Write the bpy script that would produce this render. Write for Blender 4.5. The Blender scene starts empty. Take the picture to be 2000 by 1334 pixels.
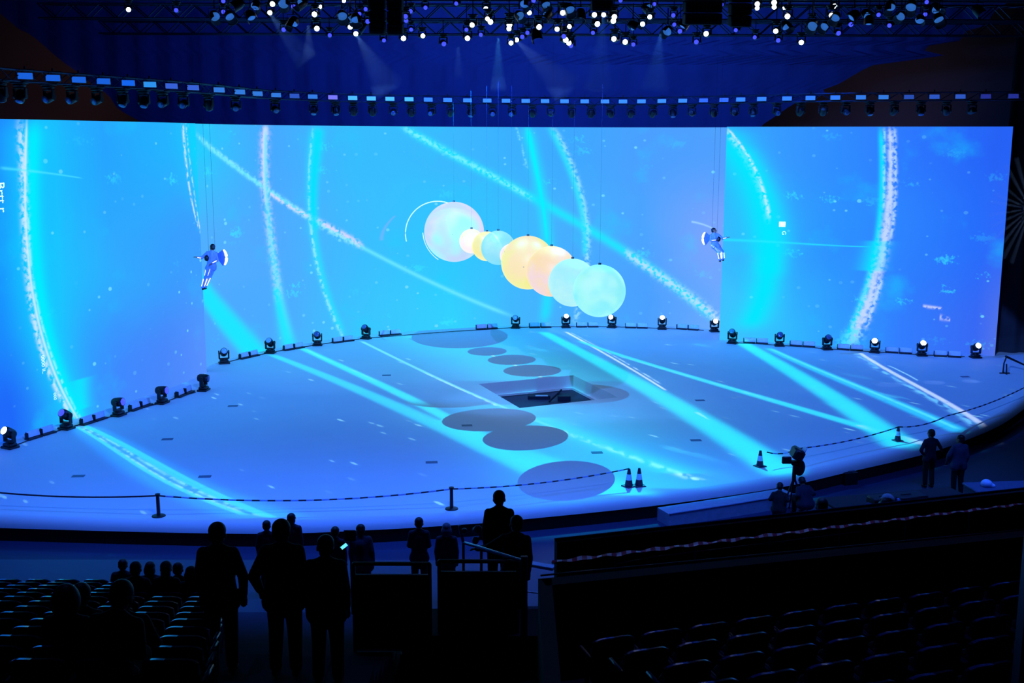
import bpy, math, random
import numpy as np
from mathutils import Vector, Matrix
random.seed(7)
SC = bpy.context.scene
COL = SC.collection
PI = math.pi

# ------------------------------------------------------------------ camera
FPX = 2200.0; PIT = math.atan(397 / FPX); ROL = math.radians(0.14); CAM = Vector((0, 0, 10.3))
_f = Vector((0, math.cos(PIT), -math.sin(PIT))); _u = Vector((0, math.sin(PIT), math.cos(PIT))); _r = Vector((1, 0, 0))
cr = _r * math.cos(ROL) + _u * math.sin(ROL); cu = _u * math.cos(ROL) - _r * math.sin(ROL)
cd = bpy.data.cameras.new('camera'); cam = bpy.data.objects.new('camera', cd); COL.objects.link(cam)
cd.sensor_width = 36; cd.lens = 36 * FPX / 2000; cd.clip_end = 400
cam.matrix_world = Matrix(((cr.x, cu.x, -_f.x, CAM.x), (cr.y, cu.y, -_f.y, CAM.y), (cr.z, cu.z, -_f.z, CAM.z), (0, 0, 0, 1)))
SC.camera = cam

# ------------------------------------------------------------------ world, exposure
W = bpy.data.worlds.new('hall_air'); SC.world = W; W.use_nodes = True
W.node_tree.nodes['Background'].inputs[0].default_value = (.02, .06, .35, 1)
W.node_tree.nodes['Background'].inputs[1].default_value = .012
vs = SC.view_settings
vs.view_transform = 'Standard'; vs.look = 'None'; vs.exposure = 0; vs.gamma = 1; vs.use_curve_mapping = False
SZ = .6           # stage deck height
FLOOR_GAIN = .62; FILL_GAIN = .20

def lin(c):
    if isinstance(c, (int, float)): c = (c, c, c)
    return tuple(((v / 255) / 12.92 if v / 255 <= .04045 else ((v / 255 + .055) / 1.055) ** 2.4) for v in c[:3])

def ray(px, py):
    x = (px - 1000) / FPX; y = -(py - 667) / FPX
    return _f + cr * x + cu * y
def at_z(px, py, z):
    d = ray(px, py); return CAM + d * ((z - CAM.z) / d.z)
def at_y(px, py, Y):
    d = ray(px, py); return CAM + d * (Y / d.y)
def pxm(p):     # pixels per metre at a point
    return FPX / (Vector(p) - CAM).dot(_f)

# ------------------------------------------------------------------ lights
def lamp(kind, name, loc, target, energy, color, **kw):
    l = bpy.data.lights.new(name, kind); l.energy = energy; l.color = color
    for k, v in kw.items(): setattr(l, k, v)
    o = bpy.data.objects.new(name, l); COL.objects.link(o); o.location = loc
    o.rotation_euler = (Vector(target) - Vector(loc)).to_track_quat('-Z', 'Y').to_euler()
    return o
lamp('AREA', 'drape_fill_light', (4, 51, 14.5), (5, 62, 12.5), 1900, (.03, .16, 1), shape='RECTANGLE', size=22, size_y=.6)  # added area lamps; their blue on the drape stands in for haze glow
lamp('AREA', 'drape_fill_light', (-9, 51, 14.5), (-8, 62, 12), 420, (.02, .10, 1), shape='RECTANGLE', size=12, size_y=.6)
lamp('SPOT', 'hall_wall_fill', (-22, 61.5, 11), (-30, 70, 14), 200, (1, .62, .68), spot_size=1.7, spot_blend=1, shadow_soft_size=.5)  # unseen spots added behind the drape to tint the hall wall
lamp('SPOT', 'hall_wall_fill', (24, 61.5, 10), (22, 70, 13.0), 210, (.6, .52, 1), spot_size=1.9, spot_blend=1, shadow_soft_size=.5)
lamp('AREA', 'arena_floor_fill', (2, 25, 16), (2, 25.5, 0), 1300, (.035, .15, 1), shape='RECTANGLE', size=30, size_y=2, spread=1.3)  # added fill lamp, no real fixture, lifting the dark arena floor to blue

lamp('SPOT', 'stand_fill_light', (5, 17, 22), (4, 11, 4), 1300, (.16, .26, 1), spot_size=.75, spot_blend=.8, shadow_soft_size=.1)  # unseen spots added to brighten the barrier tape and seat tops
lamp('SPOT', 'stand_fill_light', (-7, 18, 22), (-6.5, 12, 3), 420, (.12, .24, 1), spot_size=.6, spot_blend=.8, shadow_soft_size=.1)
# ------------------------------------------------------------------ node helpers
class NT:
    def __init__(s, tree): s.t = tree; s.n = tree.nodes; s.l = tree.links
    def put(s, sock, v):
        if v is None: return
        if isinstance(v, bpy.types.NodeSocket): s.l.new(v, sock)
        else: sock.default_value = v
    def m(s, op, a, b=None, c=None, clamp=False):
        n = s.n.new('ShaderNodeMath'); n.operation = op; n.use_clamp = clamp
        for i, v in enumerate((a, b, c)): s.put(n.inputs[i], v)
        return n.outputs[0]
    def ss(s, v, a, b):       # smoothstep
        n = s.n.new('ShaderNodeMapRange'); n.interpolation_type = 'SMOOTHSTEP'
        s.put(n.inputs[0], v); n.inputs[1].default_value = a; n.inputs[2].default_value = b
        if a > b: n.inputs[1].default_value = b; n.inputs[2].default_value = a; n.inputs[3].default_value = 1; n.inputs[4].default_value = 0
        return n.outputs[0]
    def mix(s, f, a, b):
        n = s.n.new('ShaderNodeMix'); n.data_type = 'RGBA'
        s.put(n.inputs[0], f)
        for i, v in ((6, a), (7, b)): s.put(n.inputs[i], v if isinstance(v, bpy.types.NodeSocket) else (*v[:3], 1))
        return n.outputs[2]
    def comb(s, x, y, z=0.0):
        n = s.n.new('ShaderNodeCombineXYZ')
        for i, v in enumerate((x, y, z)): s.put(n.inputs[i], v)
        return n.outputs[0]
    def noise(s, vec, scale, detail=2.0):
        n = s.n.new('ShaderNodeTexNoise'); s.put(n.inputs['Vector'], vec); n.inputs['Scale'].default_value = scale; n.inputs['Detail'].default_value = detail
        return n.outputs['Fac']
    def voro(s, vec, scale):
        n = s.n.new('ShaderNodeTexVoronoi'); s.put(n.inputs['Vector'], vec); n.inputs['Scale'].default_value = scale
        sp = s.n.new('ShaderNodeSeparateColor'); s.l.new(n.outputs['Color'], sp.inputs[0])
        return n.outputs['Distance'], sp.outputs[0], sp.outputs[1]
    def ramp(s, f, stops):
        n = s.n.new('ShaderNodeValToRGB'); s.put(n.inputs[0], f); e = n.color_ramp.elements
        stops = sorted(stops); e[0].position = stops[0][0]; e[0].color = (*stops[0][1], 1); e[1].position = stops[-1][0]; e[1].color = (*stops[-1][1], 1)
        for p, c in stops[1:-1]:
            k = e.new(p); k.color = (*c, 1)
        return n.outputs[0]
    def streak(s, A, B, pts, w0, w1, flat=False, fade=.06):
        """pts: [(a, b)] control points; b = poly(a). returns 0..1 closeness"""
        a = np.array([p[0] for p in pts], float); b = np.array([p[1] for p in pts], float)
        a0, a1 = a.min(), a.max(); t = (a - a0) / (a1 - a0)
        deg = min(3, len(pts) - 1); c = np.polyfit(t, b, deg)
        slope = np.mean(np.abs(np.polyval(np.polyder(c), t))) / (a1 - a0) if deg > 0 else 0
        T = s.m('MULTIPLY_ADD', A, 1 / (a1 - a0), -a0 / (a1 - a0))
        v = float(c[0])
        for k in c[1:]: v = s.m('MULTIPLY_ADD', T, v, float(k))
        d = s.m('SUBTRACT', B, v)
        w = s.m('MULTIPLY_ADD', T, (w1 - w0) * math.sqrt(1 + slope ** 2), w0 * math.sqrt(1 + slope ** 2))
        q = s.m('DIVIDE', d, w); q = s.m('MULTIPLY', q, q)
        if flat: q = s.m('MULTIPLY', q, q)
        g = s.m('EXPONENT', s.m('MULTIPLY', q, -1.0))
        g = s.m('MULTIPLY', g, s.ss(T, -fade / 2, fade)); g = s.m('MULTIPLY', g, s.ss(T, 1 + fade / 2, 1 - fade))
        return g

_mats = {}
def mat(name, col, rough=.6, metal=0.0, emit=None, es=1.0, var=.25, scale=6.0, spec=.5):
    if name in _mats: return _mats[name]
    m = bpy.data.materials.new(name); m.use_nodes = True; nt = NT(m.node_tree); b = nt.n['Principled BSDF']
    c = lin(col); tc = nt.n.new('ShaderNodeTexCoord').outputs['Object']
    f = nt.noise(tc, scale, 3.0)
    nt.l.new(nt.mix(f, tuple(v * (1 - var) for v in c), tuple(v * (1 + var) for v in c)), b.inputs['Base Color'])
    b.inputs['Roughness'].default_value = rough; b.inputs['Metallic'].default_value = metal
    b.inputs['Specular IOR Level'].default_value = spec
    if emit:
        b.inputs['Emission Color'].default_value = (*lin(emit), 1); b.inputs['Emission Strength'].default_value = es
    if emit: m.cycles.emission_sampling = 'NONE'
    _mats[name] = m; return m

# ------------------------------------------------------------------ mesh helpers
class MB:
    def __init__(s): s.v = []; s.f = []; s.mi = []; s.cur = 0; s.M = Matrix()
    def _add(s, vs, fs):
        o = len(s.v); s.v += [tuple(s.M @ Vector(p)) for p in vs]; s.f += [tuple(i + o for i in f) for f in fs]; s.mi += [s.cur] * len(fs); return s
    def box(s, c, d, rot=None, bev=0.0):
        hx, hy, hz = d[0] / 2, d[1] / 2, d[2] / 2; b = min(bev, hx * .9, hy * .9, hz * .9)
        if b <= 0:
            vs = [(x * hx, y * hy, z * hz) for x in (-1, 1) for y in (-1, 1) for z in (-1, 1)]
            fs = [(0, 1, 3, 2), (4, 6, 7, 5), (0, 4, 5, 1), (2, 3, 7, 6), (0, 2, 6, 4), (1, 5, 7, 3)]
        else:
            vs = []; idx = {}
            for x in (-1, 1):
                for y in (-1, 1):
                    for z in (-1, 1):
                        for ax in range(3):
                            p = [x * (hx - b), y * (hy - b), z * (hz - b)]; p[ax] = (x * hx, y * hy, z * hz)[ax]
                            idx[(x, y, z, ax)] = len(vs); vs.append(tuple(p))
            I = lambda x, y, z, a: idx[(x, y, z, a)]
            fs = []
            for q in (-1, 1):
                fs += [(I(q, -1, -1, 0), I(q, 1, -1, 0), I(q, 1, 1, 0), I(q, -1, 1, 0)), (I(-1, q, -1, 1), I(1, q, -1, 1), I(1, q, 1, 1), I(-1, q, 1, 1)), (I(-1, -1, q, 2), I(1, -1, q, 2), I(1, 1, q, 2), I(-1, 1, q, 2))]
                for r in (-1, 1):
                    fs += [(I(-1, q, r, 1), I(1, q, r, 1), I(1, q, r, 2), I(-1, q, r, 2)), (I(q, -1, r, 0), I(q, 1, r, 0), I(q, 1, r, 2), I(q, -1, r, 2)), (I(q, r, -1, 0), I(q, r, 1, 0), I(q, r, 1, 1), I(q, r, -1, 1))]
                    for t in (-1, 1): fs.append((I(q, r, t, 0), I(q, r, t, 1), I(q, r, t, 2)))
        R = rot or Matrix.Identity(3); c = Vector(c)
        return s._add([tuple(R @ Vector(p) + c) for p in vs], fs)
    def cone(s, p0, p1, r0, r1=None, n=12, cap=True):
        r1 = r0 if r1 is None else r1; p0 = Vector(p0); p1 = Vector(p1); d = p1 - p0
        q = d.to_track_quat('Z', 'Y') if d.length > 1e-6 else Matrix.Identity(3).to_quaternion()
        vs = []
        for p, r in ((p0, r0), (p1, r1)):
            for i in range(n): a = 2 * PI * i / n; vs.append(tuple(p + q @ Vector((r * math.cos(a), r * math.sin(a), 0))))
        fs = [(i, (i + 1) % n, n + (i + 1) % n, n + i) for i in range(n)]
        if cap: fs += [tuple(range(n - 1, -1, -1)), tuple(range(n, 2 * n))]
        return s._add(vs, fs)
    def ball(s, c, r, n=14, m=9, rot=None):
        if isinstance(r, (int, float)): r = (r, r, r)
        c = Vector(c); R = rot or Matrix.Identity(3); vs = [(0, 0, r[2])]
        for j in range(1, m):
            t = PI * j / m
            for i in range(n): a = 2 * PI * i / n; vs.append((r[0] * math.sin(t) * math.cos(a), r[1] * math.sin(t) * math.sin(a), r[2] * math.cos(t)))
        vs.append((0, 0, -r[2])); L = len(vs) - 1
        fs = [(0, 1 + i, 1 + (i + 1) % n) for i in range(n)]
        for j in range(m - 2):
            for i in range(n): a = 1 + j * n + i; b = 1 + j * n + (i + 1) % n; fs.append((a, a + n, b + n, b))
        o = 1 + (m - 2) * n; fs += [(L, o + (i + 1) % n, o + i) for i in range(n)]
        return s._add([tuple(R @ Vector(p) + c) for p in vs], fs)
    def limb(s, pts, n=12):       # [(p, r)]
        for (a, ra), (b, rb) in zip(pts, pts[1:]): s.cone(a, b, ra, rb, n)
        for p, r in pts: s.ball(p, r, n, 8)
        return s
    def tube(s, pts, r, n=8, closed=False):
        P = [Vector(p) for p in pts]; k = len(P); vs = []; up = Vector((0, 0, 1))
        for i, p in enumerate(P):
            a = P[(i - 1) % k] if (closed or i) else p; b = P[(i + 1) % k] if (closed or i < k - 1) else p
            t = (b - a).normalized(); x = t.cross(up)
            if x.length < 1e-3: x = t.cross(Vector((0, 1, 0)))
            x.normalize(); y = x.cross(t)
            rr = r[i] if isinstance(r, (list, tuple)) else r
            for j in range(n): q = 2 * PI * j / n; vs.append(tuple(p + x * math.cos(q) * rr + y * math.sin(q) * rr))
        fs = []
        for i in range(k if closed else k - 1):
            for j in range(n): a = i * n; b = ((i + 1) % k) * n; fs.append((a + j, a + (j + 1) % n, b + (j + 1) % n, b + j))
        if not closed: fs += [tuple(range(n - 1, -1, -1)), tuple((k - 1) * n + j for j in range(n))]
        return s._add(vs, fs)
    def prism(s, poly, z0, z1):
        k = len(poly); vs = [(x, y, z0) for x, y in poly] + [(x, y, z1) for x, y in poly]
        return s._add(vs, [tuple(range(k - 1, -1, -1)), tuple(range(k, 2 * k))] + [(i, (i + 1) % k, k + (i + 1) % k, k + i) for i in range(k)])
    def lathe(s, prof, n=20, c=(0, 0, 0)):
        vs = []; k = len(prof)
        for r, z in prof:
            for i in range(n): a = 2 * PI * i / n; vs.append((c[0] + r * math.cos(a), c[1] + r * math.sin(a), c[2] + z))
        fs = [(j * n + i, j * n + (i + 1) % n, (j + 1) * n + (i + 1) % n, (j + 1) * n + i) for j in range(k - 1) for i in range(n)]
        fs += [tuple(range(n - 1, -1, -1)), tuple((k - 1) * n + i for i in range(n))]
        return s._add(vs, fs)
    def ribbon_wall(s, pts, z0, z1, th):    # vertical slab along a ground polyline, thickness outwards to the left normal
        P = [Vector((p[0], p[1], 0)) for p in pts]; k = len(P); N = []
        for i in range(k):
            t = (P[min(i + 1, k - 1)] - P[max(i - 1, 0)]).normalized(); N.append(Vector((-t.y, t.x, 0)))
        vs = []
        for p, nn in zip(P, N):
            q = p + nn * th
            vs += [(p.x, p.y, z0), (p.x, p.y, z1), (q.x, q.y, z1), (q.x, q.y, z0)]
        fs = [(4 * i + j, 4 * i + 4 + j, 4 * i + 4 + (j + 1) % 4, 4 * i + (j + 1) % 4) for i in range(k - 1) for j in range(4)]
        fs += [(0, 1, 2, 3), (4 * k - 1, 4 * k - 2, 4 * k - 3, 4 * k - 4)]
        return s._add(vs, fs)
    def mesh(s, name, mats, smooth=True):
        me = bpy.data.meshes.new(name); me.from_pydata(s.v, [], s.f)
        if not isinstance(mats, (list, tuple)): mats = [mats]
        for m in mats: me.materials.append(m)
        if len(mats) > 1: me.polygons.foreach_set('material_index', s.mi)
        me.validate(); me.update()
        import bmesh
        b = bmesh.new(); b.from_mesh(me); bmesh.ops.recalc_face_normals(b, faces=b.faces); b.to_mesh(me); b.free()
        if smooth:
            me.polygons.foreach_set('use_smooth', [True] * len(me.polygons)); me.set_sharp_from_angle(angle=math.radians(38))
        return me

def link(name, data, parent=None, loc=(0, 0, 0), rot=(0, 0, 0)):
    o = bpy.data.objects.new(name, data); COL.objects.link(o)
    if parent: o.parent = parent
    o.location = loc; o.rotation_euler = rot; return o
def obj(name, mb, m, parent=None, smooth=True, **kw): return link(name, mb.mesh(name, m, smooth), parent, **kw)
def tag(o, label=None, cat=None, group=None, kind=None):
    if label: o['label'] = label
    if cat: o['category'] = cat
    if group: o['group'] = group
    if kind: o['kind'] = kind
    return o
def thing(name, label, cat, loc=(0, 0, 0), rz=0, group=None):
    return tag(link(name, None, None, loc, (0, 0, rz)), label, cat, group)
def cp(root, label=None, loc=None, rot=None):
    r = root.copy(); COL.objects.link(r)
    if label: r['label'] = label
    if loc is not None: r.location = loc
    if rot is not None: r.rotation_euler = rot
    def kids(a, b):
        for ch in list(a.children):
            c = ch.copy(); COL.objects.link(c); c.parent = b; kids(ch, c)
    kids(root, r); return r
ORD = ['zeroth', 'first', 'second', 'third', 'fourth', 'fifth', 'sixth', 'seventh', 'eighth', 'ninth', 'tenth', 'eleventh', 'twelfth', 'thirteenth', 'fourteenth', 'fifteenth', 'sixteenth', 'seventeenth', 'eighteenth', 'nineteenth', 'twentieth']
def nth(n):
    if n <= 20: return ORD[n]
    T = {2: 'twenty', 3: 'thirty', 4: 'forty', 5: 'fifty', 6: 'sixty', 7: 'seventy', 8: 'eighty'}
    t, u = divmod(n, 10)
    return T[t] + '-' + ORD[u] if u else T[t][:-1] + 'ieth'

# materials
M_black = mat('black_metal', (14, 16, 30), .45, .2)
M_blackp = mat('black_plastic', (12, 14, 26), .5)
M_truss = mat('truss_aluminium', (40, 50, 80), .4, .8)
M_steel = mat('brushed_steel', (120, 130, 150), .3, .9)
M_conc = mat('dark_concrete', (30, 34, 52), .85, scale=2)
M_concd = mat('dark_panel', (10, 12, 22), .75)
M_floor = mat('arena_floor_vinyl', (46, 56, 92), .55, scale=.5, var=.15)
M_deck = mat('white_stage_deck', (226, 228, 236), .62, var=.03, scale=.8, spec=.3)
M_cable = mat('cable_rubber', (8, 9, 18), .6)
M_white_on = mat('lit_white_lens', (255, 255, 255), .2, emit=(240, 250, 255), es=9, var=0)
M_blue_on = mat('lit_blue_lens', (60, 60, 255), .2, emit=(60, 70, 255), es=1.6, var=0)
M_lens_off = mat('unlit_lens', (90, 110, 170), .1, .3)
M_paleblue = mat('glowing_blue_lens', (90, 150, 230), .3, emit=(50, 110, 190), es=.7, var=.1)

# ================================================================== GROUND PLAN from measured points
def G(px, py, z=SZ): p = at_z(px, py, z); return (p.x, p.y)
def spline(pts, per=8):
    P = [Vector(p[:2]) for p in pts]; P = [P[0] * 2 - P[1]] + P + [P[-1] * 2 - P[-2]]; out = []
    for i in range(1, len(P) - 2):
        a, b, c, d = P[i - 1:i + 3]
        for j in range(per):
            t = j / per; out.append(.5 * ((2 * b) + (c - a) * t + (2 * a - 5 * b + 4 * c - d) * t * t + (3 * b - a - 3 * c + d) * t ** 3))
    out.append(P[-2]); return [(p.x, p.y) for p in out]
WL = spline([G(-90, 902), G(0, 864), G(100, 833), G(200, 802), G(300, 769), G(360, 747), G(404, 727)])
WM = spline([G(392, 722), G(438, 704), G(528, 683), G(620, 667), G(715, 655), G(850, 644), G(1000, 636), G(1105, 634), G(1195, 634), G(1293, 637), G(1412, 645)])
WR = spline([G(1405, 664), G(1522, 670), G(1615, 676), G(1708, 682), G(1800, 687), G(1905, 692), G(1943, 695)])
ZTOP = 10.86
def arclen(P):
    s = [0.0]
    for a, b in zip(P, P[1:]): s.append(s[-1] + math.hypot(b[0] - a[0], b[1] - a[1]))
    return s
def hit(P, px, py):       # ray meets a vertical wall standing on polyline P -> (arc length, z)
    d = ray(px, py); S = arclen(P); n = len(P)
    best = None
    for i in range(n - 1):
        a = Vector(P[i]); b = Vector(P[i + 1]); e = b - a
        den = d.x * e.y - d.y * e.x
        if abs(den) < 1e-9: continue
        t = (a.x * e.y - a.y * e.x) / den; k = (d.x * a.y - d.y * a.x) / -den if 0 else ((t * d.x - a.x) * e.x + (t * d.y - a.y) * e.y) / e.length_squared
        if t > 0 and (-1e-6 <= k <= 1 + 1e-6 or (i == 0 and k < 0) or (i == n - 2 and k > 1)):
            c = (abs(k - .5), S[i] + k * e.length, CAM.z + d.z * t)
            if best is None or c[0] < best[0]: best = c
    return best[1], best[2]

# ------------------------------------------------------------------ picture shown on the screens
CY = (10, 215, 255); CY2 = (60, 235, 255); WH = (215, 238, 255); PK = (205, 200, 255); LC = (120, 225, 255)
def screen_mat(name, P, tops, mids, bots, streaks, seed, dark_from=None):
    m = bpy.data.materials.new(name); m.use_nodes = True; nt = NT(m.node_tree); nt.n.remove(nt.n['Principled BSDF'])
    uv = nt.n.new('ShaderNodeUVMap'); uv.uv_map = 'metres'
    sp = nt.n.new('ShaderNodeSeparateXYZ'); nt.l.new(uv.outputs[0], sp.inputs[0]); U, V = sp.outputs[0], sp.outputs[1]
    L = arclen(P)[-1]
    vec = nt.comb(U, V, float(seed))
    wob = nt.noise(vec, .22, 3.0)
    Un = nt.m('MULTIPLY_ADD', U, 1 / L, nt.m('MULTIPLY_ADD', wob, .10, -.05))
    Vn = nt.m('ADD', V, nt.m('MULTIPLY_ADD', wob, 3.0, -1.5))
    def R(stops, py): return nt.ramp(Un, [(min(max(hit(P, px, py)[0] / L, 0), 1), lin(c)) for px, c in stops])
    c = nt.mix(nt.ss(Vn, 9.8, 5.8), R(tops, 300), R(mids, 430))
    c = nt.mix(nt.ss(Vn, 5.6, 1.4), c, R(bots, 620))
    cloud = nt.noise(vec, .45, 5.0)
    c = nt.mix(nt.m('MULTIPLY', nt.ss(cloud, .55, .8), .35), c, lin(CY))
    # drifting dust: bright specks and small smudges
    d, r1, r2 = nt.voro(nt.comb(nt.m('MULTIPLY', U, .8), V, float(seed)), 2.4)
    patch = nt.m('MULTIPLY_ADD', nt.ss(nt.noise(vec, .5, 1.0), .42, .62), .75, .25)
    f = nt.m('MULTIPLY', nt.m('MULTIPLY', nt.ss(nt.m('SUBTRACT', d, nt.m('MULTIPLY', r2, .09)), .15, .06), nt.ss(r1, .60, .72)), patch)
    c = nt.mix(nt.m('MULTIPLY', f, .8), c, lin(LC))
    d, r1, r2 = nt.voro(nt.comb(nt.m('MULTIPLY', U, .45), V, seed + 3.3), 1.3)
    f = nt.m('MULTIPLY', nt.m('MULTIPLY', nt.ss(nt.m('ADD', d, nt.noise(vec, 6., 3.)), .82, .58), nt.ss(r1, .78, .86)), patch)
    c = nt.mix(nt.m('MULTIPLY', f, .55), c, lin(CY2))
    grain = nt.noise(vec, 5.5, 3.0); gr = nt.ss(grain, .38, .58)
    for pts, axis, w0, w1, col, k, style in streaks:
        q = [hit(P, *p) for p in pts]
        A, B = (V, U) if axis == 'v' else (U, V)
        q = [(b, a) if axis == 'v' else (a, b) for a, b in q]
        if axis == 'v' and q[0][0] > q[-1][0]: w0, w1 = w1, w0
        if axis == 'u' and q[0][0] > q[-1][0]: w0, w1 = w1, w0
        f = nt.streak(A, B, q, w0, w1, flat=(style == 'f'))
        if style == 's': f = nt.m('MULTIPLY', f, gr)
        c = nt.mix(nt.m('MULTIPLY', f, k), c, lin(col))
    e = nt.n.new('ShaderNodeEmission'); nt.l.new(c, e.inputs[0]); e.inputs[1].default_value = 1
    nt.l.new(e.outputs[0], nt.n['Material Output'].inputs[0]); return m
B1 = (25, 150, 255)
sl = [([(62, 237), (61, 334), (60, 420), (66, 520), (80, 610), (98, 690), (128, 760), (160, 830)], 'v', 1.1, 1.0, CY, .6, ''),
      ([(66, 237), (65, 334), (64, 420), (70, 520), (84, 610), (102, 690), (132, 760), (162, 830)], 'v', .34, .3, (0, 240, 255), .9, ''),
      ([(40, 237), (43, 334), (48, 450), (57, 540), (66, 610), (80, 690), (110, 760), (150, 825)], 'v', .15, .09, WH, .8, 's'),
      ([(52, 237), (50, 334), (50, 450), (60, 540), (72, 610), (90, 690), (122, 760), (156, 825)], 'v', .045, .05, WH, .8, ''),
      ([(56, 400), (64, 540), (88, 660), (120, 740), (160, 822)], 'v', .05, .05, (150, 245, 255), .8, 's'),
      ([(357, 240), (362, 300), (370, 370), (380, 415), (391, 455)], 'v', .10, .05, WH, .95, 's'),
      ([(363, 240), (369, 300), (378, 370), (386, 420), (392, 455)], 'v', .06, .05, WH, .8, 's'),
      ([(378, 240), (384, 300), (392, 370), (399, 430)], 'v', .8, .5, CY, .75, ''),
      ([(155, 740), (156, 770), (160, 800)], 'v', .5, .35, (0, 240, 255), .7, ''),
      ([(0, 328), (60, 334), (160, 348)], 'u', .05, .02, (80, 235, 255), .6, '')]
sm = [([(385, 265), (430, 300), (520, 372), (600, 421), (700, 478)], 'u', .10, .16, (150, 240, 255), .95, 's'),
      ([(385, 265), (430, 300), (520, 372), (600, 421), (700, 478), (800, 530), (900, 578), (1000, 617)], 'u', .10, .10, (110, 235, 255), .8, ''),
      ([(520, 372), (600, 421), (660, 452), (710, 482)], 'u', .07, .14, (225, 215, 255), .9, 's'),
      ([(330, 500), (400, 572), (440, 622), (490, 682), (530, 725)], 'u', .45, .7, (20, 235, 255), .9, 'f'),
      ([(519, 246), (516, 330), (522, 400), (535, 510), (545, 590)], 'v', .26, .2, (215, 210, 255), .85, 's'),
      ([(519, 246), (516, 330), (521, 400)], 'v', .14, .08, (235, 225, 255), .9, ''),
      ([(520, 246), (517, 330), (523, 400), (536, 510), (547, 590), (566, 672)], 'v', .10, .30, (90, 230, 255), .75, ''),
      ([(538, 560), (550, 620), (566, 678)], 'v', .15, .45, (10, 235, 255), .8, ''),
      ([(617, 248), (609, 340), (609, 420), (620, 500), (645, 590), (672, 655)], 'v', .30, .2, (40, 225, 255), .8, ''),
      ([(612, 248), (605, 340), (604, 420), (616, 500), (640, 590), (668, 655)], 'v', .07, .10, (150, 240, 255), .8, 's'),
      ([(622, 248), (614, 340), (612, 410), (618, 450)], 'v', .38, .2, (0, 225, 255), .9, ''),
      ([(785, 248), (880, 300), (1000, 365), (1100, 420), (1230, 495), (1310, 555), (1400, 625)], 'u', .20, .26, (30, 230, 255), .9, ''),
      ([(785, 248), (880, 300), (1000, 365), (1040, 388)], 'u', .14, .12, (130, 245, 255), .8, 's'),
      ([(1220, 492), (1260, 520), (1310, 553), (1360, 590), (1412, 630)], 'u', .18, .26, (190, 225, 255), .85, 's'),
      ([(1030, 248), (1045, 320), (1060, 400), (1070, 480), (1070, 560), (1062, 632)], 'v', .34, .3, (20, 230, 255), .75, ''),
      ([(1030, 248), (1045, 320), (1060, 400), (1068, 470)], 'v', .14, .05, (0, 245, 255), .8, ''),
      ([(1008, 248), (1020, 290), (1030, 330)], 'v', .06, .06, (130, 235, 255), .6, 's'),
      ([(1080, 248), (1110, 310), (1133, 370), (1145, 440), (1147, 500), (1140, 560), (1122, 630)], 'v', .16, .14, (170, 240, 255), .75, 's'),
      ([(1074, 248), (1104, 312), (1128, 372), (1140, 440), (1142, 500)], 'v', .20, .16, (40, 230, 255), .75, ''),
      ([(1350, 433), (1375, 439), (1392, 446)], 'u', .05, .04, (170, 225, 255), .7, ''),
      ([(745, 470), (755, 440), (772, 421)], 'v', .08, .05, (150, 170, 255), .4, '')]
sr = [([(1400, 250), (1440, 300), (1477, 370), (1497, 440), (1503, 500), (1492, 570), (1460, 645)], 'v', .75, .7, (0, 232, 255), .95, ''),
      ([(1395, 250), (1432, 310), (1466, 380), (1487, 440), (1490, 500)], 'v', 1.3, 1.2, (20, 215, 255), .6, ''),
      ([(1412, 250), (1450, 300), (1484, 370), (1500, 435)], 'v', .13, .10, (150, 240, 255), .8, 's'),
      ([(1440, 285), (1474, 345), (1494, 410), (1502, 470), (1500, 540)], 'v', .55, .6, (0, 235, 255), .75, ''),
      ([(1420, 250), (1457, 298), (1488, 364), (1503, 425)], 'v', .06, .07, WH, .8, 's'),
      ([(1400, 468), (1500, 472), (1600, 478), (1700, 482)], 'u', .07, .02, (40, 235, 255), .7, ''),
      ([(1720, 250), (1721, 370), (1713, 480), (1690, 570), (1662, 640), (1650, 672)], 'v', .11, .18, (10, 225, 255), .95, ''),
      ([(1738, 250), (1740, 360), (1730, 450), (1712, 540), (1688, 610), (1662, 672)], 'v', .11, .30, (205, 225, 255), .95, 's'),
      ([(1737, 250), (1739, 360), (1729, 450), (1711, 540), (1687, 610), (1661, 672)], 'v', .06, .14, (190, 215, 255), .85, ''),
      ([(1727, 250), (1727, 340), (1726, 410)], 'v', .07, .05, (150, 230, 255), .85, 's'),
      ([(1747, 250), (1749, 340), (1747, 410), (1738, 470)], 'v', .09, .07, (175, 215, 255), .9, 's'),
      ([(1722, 545), (1705, 600), (1692, 640)], 'v', .09, .08, (190, 225, 255), .8, 's'),
      ([(1716, 470), (1706, 500), (1700, 530)], 'v', .5, .5, (0, 230, 255), .7, ''),
      ([(1802, 598), (1820, 600), (1840, 603)], 'u', .07, .06, (210, 220, 255), .8, 's'),
      ([(1835, 620), (1848, 622), (1856, 625)], 'u', .12, .08, (200, 210, 255), .8, 's'),
      ([(1640, 690), (1660, 660), (1672, 640)], 'v', .6, .3, (60, 225, 255), .8, 's')]
MSL = screen_mat('left_screen_picture', WL,
    [(0, (30, 135, 255)), (110, (28, 185, 255)), (200, (38, 165, 255)), (320, (36, 180, 255)), (400, (30, 200, 255))],
    [(0, (25, 140, 255)), (110, (30, 190, 255)), (220, (48, 170, 255)), (320, (55, 160, 255)), (400, (60, 158, 255))],
    [(0, (30, 105, 250)), (120, (40, 160, 255)), (220, (62, 135, 255)), (320, (72, 135, 252)), (400, (88, 145, 255))], sl, 1.5)
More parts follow.
